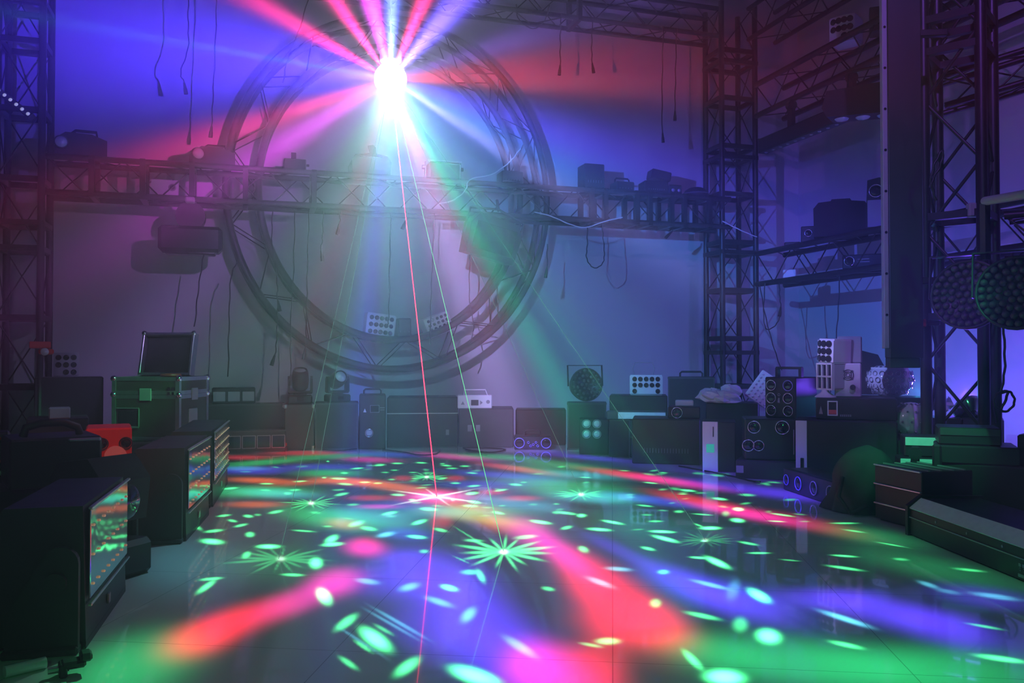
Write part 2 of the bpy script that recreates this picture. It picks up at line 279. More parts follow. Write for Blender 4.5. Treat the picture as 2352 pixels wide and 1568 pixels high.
(2.543,2.387,0.066,0.0341,-0.934,'C',3.0,0.8),(1.705,2.741,0.132,0.0211,0.948,'C',3.0,0.5),(2.434,2.486,0.04,0.0272,-1.305,'C',3.0,0.4),(1.076,3.566,0.036,0.0134,1.279,'W',2.0,4.18),
(1.163,3.525,0.083,0.0272,-0.455,'G',3.0,1.9),(1.132,3.466,0.099,0.0188,-1.093,'G',3.0,1.9),(1.086,3.45,0.1,0.0096,-1.5,'G',3.0,1.9),(1.055,3.405,0.136,0.0055,1.438,'G',3.0,1.9),
(1.022,3.442,0.114,0.005,1.164,'G',3.0,1.9),(0.986,3.477,0.109,0.0122,0.801,'G',3.0,1.9),(0.978,3.528,0.091,0.0207,0.413,'G',3.0,1.9),(0.994,3.583,0.072,0.0275,-0.19,'G',3.0,1.9),
(0.998,3.656,0.107,0.0233,-0.885,'G',3.0,1.9),(1.038,3.704,0.13,0.0146,-1.317,'G',3.0,1.9),(1.084,3.699,0.121,0.0071,1.5,'G',3.0,1.9),(1.13,3.725,0.153,0.0046,1.241,'G',3.0,1.9),
(1.143,3.676,0.117,0.0076,1.031,'G',3.0,1.9),(1.176,3.636,0.111,0.0168,0.635,'G',3.0,1.9),(1.188,3.579,0.1,0.0254,0.142,'G',3.0,1.9),(1.224,5.951,0.054,0.0121,1.374,'W',2.0,3.08),
(1.287,5.906,0.068,0.02,-0.652,'G',3.0,1.4),(1.264,5.864,0.084,0.0129,-1.165,'G',3.0,1.4),(1.235,5.824,0.111,0.0068,-1.49,'G',3.0,1.4),(1.207,5.861,0.079,0.003,1.382,'G',3.0,1.4),
(1.19,5.863,0.082,0.0045,1.219,'G',3.0,1.4),(1.167,5.895,0.071,0.012,0.826,'G',3.0,1.4),(1.169,5.937,0.05,0.0194,0.338,'G',3.0,1.4),(1.173,5.982,0.053,0.0205,-0.623,'G',3.0,1.4),
(1.186,6.03,0.08,0.0133,-1.165,'G',3.0,1.4),(1.213,6.083,0.119,0.0068,-1.502,'G',3.0,1.4),(1.248,6.094,0.13,0.0032,1.398,'G',3.0,1.4),(1.28,6.074,0.123,0.0059,1.148,'G',3.0,1.4),
(1.273,6.004,0.066,0.0113,0.879,'G',3.0,1.4),(1.3,5.965,0.068,0.0204,0.229,'G',3.0,1.4),(0.363,5.088,0.052,0.0136,1.518,'W',2.0,2.64),(0.439,5.041,0.078,0.0167,-0.582,'G',3.0,1.2),
(0.412,5.016,0.076,0.011,-0.999,'G',3.0,1.2),(0.393,4.975,0.101,0.0053,-1.325,'G',3.0,1.2),(0.365,4.999,0.076,0.0027,-1.56,'G',3.0,1.2),(0.317,4.974,0.106,0.0053,1.189,'G',3.0,1.2),
(0.298,5.012,0.087,0.0102,0.879,'G',3.0,1.2),(0.302,5.077,0.055,0.0181,0.211,'G',3.0,1.2),(0.278,5.128,0.083,0.0178,-0.457,'G',3.0,1.2),(0.319,5.156,0.073,0.0108,-1.025,'G',3.0,1.2),
(0.339,5.175,0.081,0.0059,-1.308,'G',3.0,1.2),(0.367,5.195,0.095,0.0026,1.537,'G',3.0,1.2),(0.413,5.207,0.116,0.0056,1.185,'G',3.0,1.2),(0.441,5.166,0.099,0.0118,0.8,'G',3.0,1.2),
(0.423,5.101,0.054,0.0181,0.244,'G',3.0,1.2),(1.983,4.911,0.056,0.0145,1.181,'W',2.0,3.08),(2.039,4.881,0.055,0.0184,-0.518,'G',3.0,1.4),(2.028,4.842,0.072,0.0144,-1.029,'G',3.0,1.4),
(1.986,4.829,0.072,0.007,-1.555,'G',3.0,1.4),(1.951,4.79,0.108,0.0033,1.308,'G',3.0,1.4),(1.906,4.805,0.113,0.0047,0.946,'G',3.0,1.4),(1.902,4.868,0.08,0.0109,0.516,'G',3.0,1.4),
(1.895,4.903,0.078,0.0161,0.122,'G',3.0,1.4),(1.908,4.954,0.076,0.0185,-0.523,'G',3.0,1.4),(1.938,4.995,0.085,0.0138,-1.092,'G',3.0,1.4),(1.985,5.016,0.095,0.0067,1.548,'G',3.0,1.4),
(2.021,5.03,0.112,0.003,1.261,'G',3.0,1.4),(2.042,4.994,0.091,0.0047,0.958,'G',3.0,1.4),(2.073,4.958,0.091,0.0114,0.501,'G',3.0,1.4),(2.05,4.917,0.06,0.0164,0.125,'G',3.0,1.4),
(0.142,3.724,0.04,0.0144,-1.567,'W',2.0,0.99),(0.236,3.68,0.091,0.0196,-0.448,'G',3.0,0.45),(0.227,3.641,0.103,0.0152,-0.788,'G',3.0,0.45),(0.181,3.633,0.086,0.0084,-1.174,'G',3.0,0.45),
(0.159,3.6,0.106,0.0042,-1.431,'G',3.0,0.45),(0.125,3.615,0.093,0.0037,1.425,'G',3.0,0.45),(0.085,3.622,0.099,0.0087,1.077,'G',3.0,0.45),(0.087,3.674,0.064,0.014,0.78,'G',3.0,0.45),
(0.031,3.72,0.096,0.021,0.034,'G',3.0,0.45),(0.051,3.762,0.086,0.02,-0.422,'G',3.0,0.45),(0.07,3.806,0.098,0.0143,-0.874,'G',3.0,0.45),(0.09,3.832,0.108,0.0094,-1.14,'G',3.0,0.45),
(0.117,3.865,0.13,0.0049,-1.402,'G',3.0,0.45),(0.154,3.844,0.109,0.0036,1.471,'G',3.0,0.45),(0.183,3.796,0.076,0.0093,1.079,'G',3.0,0.45),(0.229,3.786,0.097,0.0164,0.644,'G',3.0,0.45),
(0.219,3.733,0.069,0.0211,0.133,'G',3.0,0.45),(2.039,3.515,0.035,0.0117,1.016,'W',2.0,0.88),(2.091,3.486,0.052,0.0128,-0.523,'G',3.0,0.4),(2.078,3.463,0.056,0.0113,-0.956,'G',3.0,0.4),
(2.042,3.454,0.053,0.0062,-1.555,'G',3.0,0.4),(2.017,3.44,0.067,0.0031,1.281,'G',3.0,0.4),(1.985,3.443,0.077,0.0022,0.921,'G',3.0,0.4),(1.977,3.469,0.067,0.0046,0.648,'G',3.0,0.4),
(1.952,3.478,0.082,0.0071,0.414,'G',3.0,0.4),(1.965,3.519,0.065,0.0113,-0.033,'G',3.0,0.4),(1.987,3.537,0.05,0.0128,-0.39,'G',3.0,0.4),(2.009,3.565,0.052,0.011,-1.041,'G',3.0,0.4),
(2.038,3.609,0.084,0.0062,-1.563,'G',3.0,0.4),(2.06,3.591,0.07,0.0034,1.299,'G',3.0,0.4),(2.103,3.599,0.094,0.0023,0.924,'G',3.0,0.4),(2.111,3.569,0.08,0.0047,0.652,'G',3.0,0.4),
(2.114,3.55,0.073,0.007,0.444,'G',3.0,0.4),(2.108,3.513,0.06,0.0113,-0.012,'G',3.0,0.4),(1.175,4.945,0.036,0.0096,1.343,'W',2.0,1.32),(1.214,4.924,0.039,0.0148,-0.539,'O',3.0,0.6),
(1.198,4.896,0.048,0.0095,-1.177,'O',3.0,0.6),(1.173,4.89,0.049,0.0038,1.52,'O',3.0,0.6),(1.152,4.867,0.07,0.0027,1.288,'O',3.0,0.6),(1.125,4.897,0.062,0.0084,0.795,'O',3.0,0.6),
(1.119,4.931,0.051,0.0136,0.286,'O',3.0,0.6),(1.142,4.97,0.037,0.0141,-0.697,'O',3.0,0.6),(1.149,5.009,0.062,0.0092,-1.207,'O',3.0,0.6),(1.175,5.014,0.062,0.0043,1.553,'O',3.0,0.6),
(1.195,5.005,0.056,0.0029,1.261,'O',3.0,0.6),(1.206,4.981,0.043,0.0072,0.917,'O',3.0,0.6),(1.217,4.954,0.038,0.0138,0.289,'O',3.0,0.6),(1.111,5.098,0.29,0.0214,-0.98,'W',3.0,2.2),
(1.111,5.098,0.291,0.0199,0.626,'W',3.0,2.2),(1.111,5.098,0.294,0.0079,-1.563,'W',3.0,1.4),(1.015,3.915,0.234,0.0054,-1.505,'G',3.0,0.9),(0.865,3.482,0.068,0.0045,-1.362,'G',3.0,1.0),
(3.231,5.41,0.061,0.033,1.484,'G',3.0,1.12),(2.746,4.055,0.032,0.0133,0.832,'G',3.0,0.64),(2.232,4.729,0.041,0.0243,1.194,'G',3.0,0.67),(0.741,4.538,0.029,0.0226,1.483,'G',3.0,0.56),
(1.614,4.369,0.032,0.0163,1.437,'G',3.0,1.04),(3.307,5.429,0.067,0.0284,0.724,'G',3.0,0.62),(0.93,5.337,0.039,0.0211,-1.3,'G',3.0,0.4),(0.219,6.825,0.049,0.0161,-1.258,'G',3.0,1.08),
(0.293,5.609,0.03,0.0227,-1.448,'G',3.0,0.92),(2.201,5.364,0.037,0.02,0.874,'G',3.0,0.84),(2.543,4.926,0.027,0.0177,0.88,'G',3.0,0.88),(2.717,4.741,0.039,0.0309,0.525,'G',3.0,0.7),
(1.583,4.657,0.031,0.0235,1.266,'G',3.0,0.6),(1.717,4.635,0.026,0.0165,1.179,'G',3.0,1.1),(3.099,4.356,0.046,0.0265,0.429,'G',3.0,0.77),(0.364,4.768,0.041,0.0209,-1.185,'G',3.0,0.93),
(2.371,4.463,0.034,0.0152,0.836,'G',3.0,0.51),(3.133,5.535,0.035,0.0188,1.359,'G',3.0,0.54),(0.06,4.797,0.033,0.0148,-1.411,'G',3.0,1.07),(2.86,3.938,0.028,0.0166,-0.869,'G',3.0,0.81),
(2.889,5.603,0.069,0.0318,0.772,'G',3.0,0.66),(1.689,4.303,0.022,0.016,0.478,'G',3.0,0.89),(2.625,4.789,0.033,0.0225,0.715,'G',3.0,0.73),(0.283,5.617,0.052,0.0231,-0.958,'G',3.0,0.53),
(2.064,4.169,0.027,0.0241,0.017,'G',3.0,0.91),(3.324,4.921,0.047,0.0183,1.066,'G',3.0,0.81),(1.401,4.674,0.024,0.0174,0.866,'G',3.0,0.87),(1.271,6.149,0.06,0.0365,1.291,'G',3.0,0.96),
(1.223,4.406,0.026,0.0186,0.223,'G',3.0,0.42),(1.8,5.499,0.035,0.0216,1.136,'G',3.0,1.02),(0.392,4.366,0.025,0.0192,-1.1,'G',3.0,1.07),(2.591,4.268,0.034,0.0222,1.333,'G',3.0,0.72),
(1.974,3.718,0.023,0.0138,0.177,'G',3.0,0.97),(1.846,3.829,0.031,0.0146,0.103,'G',3.0,0.61),(0.589,4.963,0.036,0.0316,1.277,'G',3.0,1.09),(1.147,5.577,0.039,0.0221,0.455,'G',3.0,1.07),
(1.104,5.798,0.05,0.028,1.029,'G',3.0,0.67),(1.551,5.263,0.042,0.0188,1.559,'G',3.0,0.71),(2.334,6.189,0.059,0.0261,1.041,'G',3.0,1.11),(3.424,4.992,0.044,0.0318,-1.391,'G',3.0,1.01),
(0.951,4.924,0.035,0.0281,1.176,'G',3.0,1.0),(2.762,3.76,0.023,0.0157,-0.152,'G',3.0,0.68),(2.207,4.262,0.025,0.0195,-0.774,'G',3.0,0.9),(0.515,4.545,0.035,0.0122,-0.954,'G',3.0,0.51),
(1.045,4.781,0.033,0.0228,-1.169,'G',3.0,0.77),(1.296,6.326,0.057,0.0206,1.473,'G',3.0,0.83),(2.632,4.909,0.035,0.0202,1.402,'G',3.0,0.43),(2.031,5.863,0.043,0.0352,0.543,'G',3.0,0.72),
(1.671,4.459,0.035,0.0199,0.941,'G',3.0,0.62),(0.414,6.81,0.061,0.0394,1.342,'G',3.0,0.55),(1.301,4.644,0.035,0.0275,-1.154,'G',3.0,0.52),(1.644,6.161,0.051,0.0316,1.055,'G',3.0,0.6),
(3.169,5.537,0.068,0.0333,1.378,'G',3.0,0.71),(1.873,4.884,0.044,0.0283,1.449,'G',3.0,0.64),(2.773,4.323,0.045,0.0199,0.559,'G',3.0,1.02),(2.266,4.809,0.037,0.0229,0.599,'G',3.0,0.82),
(0.118,5.668,0.041,0.0248,-1.049,'G',3.0,1.17),(3.329,4.965,0.059,0.025,0.518,'G',3.0,0.69),(1.01,6.734,0.069,0.035,1.408,'G',3.0,1.1),(2.794,5.607,0.061,0.0312,-1.541,'G',3.0,0.97),
(2.652,4.945,0.052,0.0309,1.443,'G',3.0,0.75),(2.521,4.576,0.026,0.0135,0.548,'G',3.0,0.56),(0.56,5.54,0.037,0.0301,-1.212,'G',3.0,0.92),(1.091,5.471,0.039,0.0288,0.6,'G',3.0,1.12),
(2.569,4.947,0.036,0.0247,1.166,'G',3.0,0.58),(-0.005,6.625,0.044,0.03,-0.789,'G',3.0,0.56),(0.865,6.479,0.043,0.025,0.964,'G',3.0,0.49),(0.588,5.551,0.023,0.0171,-1.372,'G',3.0,0.73),
(2.92,5.774,0.054,0.0239,0.735,'G',3.0,1.17),(0.939,6.704,0.046,0.0277,-1.205,'G',3.0,0.68),
]

HAZE = .036
P_FLOOR = 560.
P_BEAM = 510.
BASE = (.022, .02, .028)
COLS = {'r': (1, .012, .035), 'g': (.02, .8, .22), 'b': (.05, .06, 1.), 'm': (1, .02, .5), 'o': (1, .16, .02), 'c': (.08, .62, .8), 'v': (.1, .03, 1.), 'y': (.8, .75, .1), 'w': (1, .8, .95), 'G': (.08, 1, .3), 'C': (.12, .7, .9), 'W': (.8, 1, .85), 'O': (1, .4, .1)}
BEAMS = [  # angle about the ball (deg, 0 = right, 90 = up), half width, colour, power, depth centre, depth spread
 (153, 3.2, (1, .02, .2), 1.87, 120, 65), (127, 3.4, (1, .02, .3), 2.21, 120, 65), (105, 4.5, (.95, .05, 1), 3.23, 120, 65), (89, 4.5, (.12, .2, 1), 2.55, 120, 65),
 (67, 3.6, (1, .02, .2), 2.72, 120, 65), (49, 6, (.14, .08, 1), 2.89, 120, 65), (19, 5, (.3, .12, .9), .8, 0, 38), (6, 7, (1, .02, .1), 1.1, 0, 37), (1, 3, (1, .1, .12), .7, 0, 37), (34, 10, (.2, .1, .3), .2, 60, 60),
 (-16, 7, (.08, .05, 1), 2.2, 20, 50), (-27, 8, (.03, .3, 1), 1.6, 30, 50), (-24, 14, (.06, .07, .8), .5, 55, 50), (-30, 3, (.7, .4, 1), .5, 120, 60), (-46, 9, (.05, .3, .9), .9, 60, 60),
 (175, 14, (.06, .02, 1), 4.6, 0, 45), (174, 14, (.08, .03, 1), 1.2, 110, 50), (173, .8, (.05, .5, .9), .5, 120, 60), (-160, 4, (1, .02, .25), 2., 0, 33), (-148, 6, (.8, .03, .9), 1.8, 0, 34), (-133, 7, (.35, .1, .7), .5, 20, 50), (-152, 10, (.2, .4, .25), .15, 115, 55),
 (-90, 34, (.2, .36, .45), 1.6, 110, 60), (-96, 3.2, (.04, .12, 1), 2.2, 100, 60), (-88, 4, (.04, .5, .75), .9, 100, 60), (-70, 5, (.6, .35, 1), 1.5, 80, 60), (-66, 7, (.1, .3, .9), .8, 60, 60), (-60, 2.5, (.0, .9, .35), 1.7, 100, 60), (-53, 4, (.03, .6, .55), .8, 100, 60),
 (-101, 2, (.05, .8, .3), .6, 100, 60), (-120, 4, (.15, .5, .3), .4, 100, 60), (-111, 3, (.6, .25, .35), .3, 100, 60),
]
def exec_patterns(splat):
    for x, y, a, b, ang, col, k, p in PATCHES: splat(x, y, a, b, ang, COLS[col], k, p)
HALO = (.6, .68, 1.)
HALO_P = .42
NEAR = .6  # extra beam lobe toward the camera, added for glow close to the ball
LG, LU, LBL, LR = 70., 60., 500., 600.
FLOOR_CUT = .94

# ------------------------------------------------------------------ the room
X0, X1, Y0, Y1, ZC = -2.9, 6.3, -2.6, 8.66, 5.6
def floor_material():
    m = bpy.data.materials.new('polished_tile'); m.use_nodes = True; nt = m.node_tree; b = nt.nodes['Principled BSDF']
    g = nt.nodes.new('ShaderNodeTexCoord'); mp = nt.nodes.new('ShaderNodeMapping'); mp.inputs['Rotation'].default_value = (0, 0, .42)
    nt.links.new(g.outputs['Object'], mp.inputs['Vector'])
    br = nt.nodes.new('ShaderNodeTexBrick'); br.offset = 0; br.inputs['Scale'].default_value = 1.
    br.inputs['Brick Width'].default_value = .8; br.inputs['Row Height'].default_value = .8; br.inputs['Mortar Size'].default_value = .0015
    br.inputs['Color1'].default_value = (.76, .75, .74, 1); br.inputs['Color2'].default_value = (.79, .78, .77, 1); br.inputs['Mortar'].default_value = (.4, .39, .38, 1)
    nt.links.new(mp.outputs['Vector'], br.inputs['Vector'])
    n = nt.nodes.new('ShaderNodeTexNoise'); n.inputs['Scale'].default_value = 2.5; n.inputs['Detail'].default_value = 5
    nt.links.new(g.outputs['Object'], n.inputs['Vector'])
    r = nt.nodes.new('ShaderNodeMapRange'); r.inputs['To Min'].default_value = .05; r.inputs['To Max'].default_value = .13
    nt.links.new(n.outputs['Fac'], r.inputs['Value']); nt.links.new(r.outputs['Result'], b.inputs['Roughness'])
    b.inputs['Coat Weight'].default_value = .7; b.inputs['Coat Roughness'].default_value = .025
    nt.links.new(br.outputs['Color'], b.inputs['Base Color'])
    return m
MATS['polished_tile'] = floor_material()
mat('wall_paint', (.52, .52, .54), .75, noise=(1.2, .06))
mat('ceiling_paint', (.015, .015, .017), .9, noise=(1., .1))
def struct(name, c, d, m): return tag(MB().box(c, d).build(name, m), kind='structure')
cx, cy = (X0 + X1) / 2, (Y0 + Y1) / 2; t = .12
struct('floor', (cx, cy, -t / 2), (X1 - X0 + 2 * t, Y1 - Y0 + 2 * t, t), 'polished_tile')
struct('ceiling', (cx, cy, ZC + t / 2), (X1 - X0 + 2 * t, Y1 - Y0 + 2 * t, t), 'ceiling_paint')
struct('wall_back', (cx, Y1 + t / 2, ZC / 2), (X1 - X0, t, ZC), 'wall_paint')
struct('wall_front', (cx, Y0 - t / 2, ZC / 2), (X1 - X0, t, ZC), 'ceiling_paint')
struct('wall_left', (X0 - t / 2, cy, ZC / 2), (t, Y1 - Y0 + 2 * t, ZC), 'ceiling_paint')
struct('wall_right', (X1 + t / 2, cy, ZC / 2), (t, Y1 - Y0 + 2 * t, ZC), 'wall_paint')

# ------------------------------------------------------------------ trusses
def truss(name, label, A, B, s=.32, h=None, rc=.025, rb=.0065, pitch=.3, up=(0, 0, 1), cat='truss', group=None, plates=(), ladder=0, sides=(0, 1, 2, 3)):
    """box truss whose centre line runs A to B; four chords, one lacing mesh per side"""
    A = Vector(A); B = Vector(B); h = h or s
    L = (B - A).length; z = (B - A).normalized(); y = Vector(up); y = (y - z * y.dot(z)).normalized(); x = y.cross(z)
    R = Matrix((x, y, z)).transposed()
    t = thing(name, label, cat, A, group=group); t.rotation_euler = R.to_euler()
    cs = [(-s / 2, -h / 2), (s / 2, -h / 2), (s / 2, h / 2), (-s / 2, h / 2)]
    for c in cs: MB().cyl((*c, 0), (*c, L), rc, n=10).build('chord', 'truss_black', t)
    n = max(1, round(L / pitch)); p = L / n
    for k in sides:
        a, b = cs[k], cs[(k + 1) % 4]; m = MB()
        for i in range(n):
            q, r_ = (a, b) if (i % 2 == 0) else (b, a)
            m.cyl((*q, i * p), (*r_, (i + 1) * p), rb, n=5, cap=False)
            if ladder: 
                if i % ladder == 0: m.box(((a[0] + b[0]) / 2, (a[1] + b[1]) / 2, i * p), (max(abs(a[0] - b[0]), .03), max(abs(a[1] - b[1]), .03), .05))
        m.build('lacing', 'truss_black', t)
    for q in plates:                       # connector frames where two truss lengths are bolted together
        fr = MB()
        for k in range(4):
            a, b = cs[k], cs[(k + 1) % 4]
            fr.box(((a[0] + b[0]) / 2, (a[1] + b[1]) / 2, q), (abs(a[0] - b[0]) + .05, abs(a[1] - b[1]) + .05, .045))
        fr.build('connector_frame', 'truss_black', t)
    return t
zm = 2.39; TY = 8.1
truss('box_truss', 'black box truss running along the back wall through the big ring', (-1.62, TY, zm), (4.93, TY, zm), .3, .3, rc=.027, plates=(.35, .75, 1.15, 1.6, 2.2, 4.95, 5.1, 5.45, 5.6, 5.85, 6.0, 6.3), group=None)
truss('box_truss', 'black box truss high under the ceiling along the back wall', (-1.62, 8.3, 4.52), (4.93, 8.3, 4.52), .3, .3, plates=(2.5, 4.9))
truss('box_truss', 'black box truss high along the right wall below the ceiling', (5.43, 8.1, 4.52), (5.43, .5, 4.52), .34, .34)
truss('box_truss', 'upper black box truss on the right wall carrying the long light bar', (5.43, 7.95, 3.63), (5.43, 1.2, 3.63), .35, .34, rc=.03)
truss('box_truss', 'lower black box truss on the right wall with gear along its top', (5.43, 7.95, 1.8), (5.43, 1.2, 1.8), .35, .33, rc=.03)
truss('truss_column', 'black truss column standing in the far right corner', (5.15, 8.3, 0), (5.15, 8.3, 4.75), .42, .34, rc=.03, up=(0, 1, 0), ladder=1, pitch=.55, plates=(.02, .9, 2.0, 3.05, 4.1))
truss('truss_column', 'black truss column at the left end of the back wall', (-1.86, 8.3, 0), (-1.86, 8.3, 4.75), .34, .34, rc=.03, up=(0, 1, 0), ladder=1, pitch=.6, plates=(.02, 2.0, 3.9))
nc = at_d(2207, 820, 5.3)
truss('truss_column', 'near black truss column with crossed braces beside the hanging black panel', (nc.x, nc.y, 0), (nc.x, nc.y, 4.9), .32, .32, rc=.034, rb=.011, up=(math.cos(.56), math.sin(.56), 0), pitch=.42, plates=(.02, 1.1, 1.72, 2.75, 2.95))

# ring truss
RC = Vector(at_y(902, 450, 8.43)); RC.y = 8.43
ring = thing('ring_truss', 'large round black truss ring standing on edge before the back wall', 'truss', RC)
rx, rz_ = 1.58, 1.73
def ringpt(a, k, y): return (math.cos(a) * (rx - k), y, math.sin(a) * (rz_ - k))
for k in (0, .29):
    for y in (-.15, .15):
        MB().tube([ringpt(2 * PI * i / 96, k, y) for i in range(96)], .034, 8, True).build('hoop', 'truss_black', ring)
N = 30
for nm, (k1, y1), (k2, y2) in (('f', (0, -.15), (.29, -.15)), ('b', (0, .15), (.29, .15)), ('o', (0, -.15), (0, .15)), ('i', (.29, -.15), (.29, .15))):
    m = MB()
    for i in range(N):
        a, b = 2 * PI * i / N, 2 * PI * (i + 1) / N
        q, r_ = ((k1, y1), (k2, y2)) if i % 2 == 0 else ((k2, y2), (k1, y1))
        m.cyl(ringpt(a, *q), ringpt(b, *r_), .006, n=5, cap=False)
    m.build('lacing', 'truss_black', ring)

# ------------------------------------------------------------------ haze and lamps
w = bpy.data.worlds.new('hazy_air'); S.world = w; w.use_nodes = True; wt = w.node_tree
wt.nodes['Background'].inputs['Color'].default_value = (0, 0, 0, 1)
vs = wt.nodes.new('ShaderNodeVolumeScatter'); vs.inputs['Density'].default_value = HAZE; vs.inputs['Anisotropy'].default_value = .7
vs.inputs['Color'].default_value = (.95, .95, .95, 1)
wt.links.new(vs.outputs['Volume'], wt.nodes['World Output'].inputs['Volume'])

LP = Vector(at_d(897, 182, 4.6))
# slide 1: what the crystal ball throws on the floor, as a plan of the floor in metres about the point below the ball
SIDE, NP = 15., 2048
plan = np.zeros((NP, NP, 3), np.float32)
def splat(x, y, a, b, ang, col, k=2., p=1.):
    """soft ellipse on the floor: centre, half axes, angle, colour; k = edge hardness"""
    R = max(a, b) * 2.6
    i0 = int((x - R - LP.x + SIDE / 2) / SIDE * NP); i1 = int((x + R - LP.x + SIDE / 2) / SIDE * NP) + 1
    j0 = int((y - R - LP.y + SIDE / 2) / SIDE * NP); j1 = int((y + R - LP.y + SIDE / 2) / SIDE * NP) + 1
    i0, j0 = max(i0, 0), max(j0, 0); i1, j1 = min(i1, NP), min(j1, NP)
    if i1 <= i0 or j1 <= j0: return
    X, Y = np.meshgrid((np.arange(i0, i1) + .5) / NP * SIDE - SIDE / 2 + LP.x - x, (np.arange(j0, j1) + .5) / NP * SIDE - SIDE / 2 + LP.y - y)
    u = (X * math.cos(ang) + Y * math.sin(ang)) / a; v = (-X * math.sin(ang) + Y * math.cos(ang)) / b
    w_ = np.exp(-np.power(u * u + v * v, k / 2.)) * p
    plan[j0:j1, i0:i1] += w_[..., None] * np.array(col, np.float32)
exec_patterns(splat)
xs = (np.arange(NP) + .5) / NP * SIDE - SIDE / 2
rr = np.sqrt(xs[None, :] ** 2 + xs[:, None] ** 2 + LP.z ** 2)
plan *= np.minimum((rr / LP.z) ** 3, 20.)[..., None]        # equal light on the floor far from the ball
def image(name, arr):
    h, w_, _ = arr.shape
    im = bpy.data.images.new(name, w_, h, float_buffer=True, is_data=True)
    px = np.ones((h, w_, 4), np.float32); px[..., :3] = arr
    im.pixels.foreach_set(px.ravel()); im.update(); im.pack(); return im
IM1 = image('floor_slide', plan)
# slide 2: the broad coloured beams in all directions, as longitude / latitude
W2, H2 = 1440, 720
lon = (np.arange(W2) + .5) / W2 * 2 * PI - PI; lat = (np.arange(H2) + .5) / H2 * PI - PI / 2
LO, LA = np.meshgrid(lon, lat)
D = np.stack([np.cos(LA) * np.cos(LO), np.cos(LA) * np.sin(LO), np.sin(LA)], -1)
ax = np.array((LP - EYE).normalized()); e1 = np.cross(ax, (0, 0, 1)); e1 /= np.linalg.norm(e1); e2 = np.cross(e1, ax)
PH = np.degrees(np.arctan2(D @ e2, D @ e1)); PS = np.degrees(np.arccos(np.clip(D @ ax, -1, 1)))
beams = np.zeros((H2, W2, 3), np.float32)
for ph, wd, col, p, c, spread in BEAMS:
    d = (PH - ph + 180) % 360 - 180
    beams += (np.exp(-(d / wd) ** 2) * (np.exp(-((PS - c) / spread) ** 4) + NEAR * np.exp(-((180 - PS) / 12.) ** 4)) * p)[..., None].astype(np.float32) * np.array(col, np.float32)
# the broad beams are dimmed where they would wash out the floor pattern
tt = LP.z / np.maximum(-D[..., 2], 1e-3); hx = LP.x + D[..., 0] * tt; hy = LP.y + D[..., 1] * tt
dep = hx * math.sin(YAW) + hy * math.cos(YAW)
on = (D[..., 2] < -.02) & (dep > 1.7) & (dep < 7.6) & (hx > -1.6) & (hx < 5.2)
on = on.astype(np.float32)
for _ in range(10): on = (on + np.roll(on, 2, 0) + np.roll(on, -2, 0) + np.roll(on, 2, 1) + np.roll(on, -2, 1)) / 5
beams *= (1 - FLOOR_CUT * on)[..., None]
TO = 180. - PS                                           # angle off the ball-to-camera line; the halo lobe is added around it
hw = 3.4 + 5. * np.exp(-((PH + 85) / 40.) ** 2)
beams += (np.exp(-(TO / hw) ** 2) * HALO_P)[..., None].astype(np.float32) * np.array(HALO, np.float32)
beams += np.array(BASE, np.float32)
IM2 = image('beam_slide', beams)

def point(name, loc, col, power, r=.01, blend=None):
    l = bpy.data.lights.new(name, 'POINT'); l.color = col; l.energy = power; l.shadow_soft_size = r
    o = bpy.data.objects.new(name, l); COL.objects.link(o); o.location = loc; return o
def spot(name, loc, to, col, power, deg, blend=.3, r=.03):
    l = bpy.data.lights.new(name, 'SPOT'); l.color = col; l.energy = power; l.spot_size = math.radians(deg); l.spot_blend = blend; l.shadow_soft_size = r
    o = bpy.data.objects.new(name, l); COL.objects.link(o); o.location = loc
    o.rotation_euler = (Vector(to) - Vector(loc)).to_track_quat('-Z', 'Y').to_euler(); return o

ball_lamp = point('crystal_ball_lamp', LP, (1, 1, 1), 1., .004)
l = ball_lamp.data; l.use_nodes = True; nt = l.node_tree; em = nt.nodes['Emission']
tc = nt.nodes.new('ShaderNodeTexCoord'); sp = nt.nodes.new('ShaderNodeSeparateXYZ'); nt.links.new(tc.outputs['Normal'], sp.inputs[0])
def mth(op, a, b=None, c=None):
    n = nt.nodes.new('ShaderNodeMath'); n.operation = op
    for i, q in enumerate((a, b, c)):
        if q is None: continue
        if isinstance(q, (int, float)): n.inputs[i].default_value = q
        else: nt.links.new(q, n.inputs[i])
    return n.outputs[0]
x, y, z = sp.outputs
dn = mth('MAXIMUM', mth('MULTIPLY', z, -1.), 1e-4)
u = mth('MULTIPLY_ADD', mth('DIVIDE', x, dn), LP.z / SIDE, .5); v = mth('MULTIPLY_ADD', mth('DIVIDE', y, dn), LP.z / SIDE, .5)
cb = nt.nodes.new('ShaderNodeCombineXYZ'); nt.links.new(u, cb.inputs[0]); nt.links.new(v, cb.inputs[1])
t1 = nt.nodes.new('ShaderNodeTexImage'); t1.image = IM1; t1.extension = 'CLIP'; nt.links.new(cb.outputs[0], t1.inputs[0])
u2 = mth('MULTIPLY_ADD', mth('ARCTAN2', y, x), 1 / (2 * PI), .5); v2 = mth('MULTIPLY_ADD', mth('ARCSINE', z), 1 / PI, .5)
cb2 = nt.nodes.new('ShaderNodeCombineXYZ'); nt.links.new(u2, cb2.inputs[0]); nt.links.new(v2, cb2.inputs[1])
t2 = nt.nodes.new('ShaderNodeTexImage'); t2.image = IM2; nt.links.new(cb2.outputs[0], t2.inputs[0])
def scale(c, k):
    n = nt.nodes.new('ShaderNodeVectorMath'); n.operation = 'SCALE'; nt.links.new(c, n.inputs[0]); n.inputs['Scale'].default_value = k; return n.outputs[0]
ad = nt.nodes.new('ShaderNodeVectorMath'); ad.operation = 'ADD'
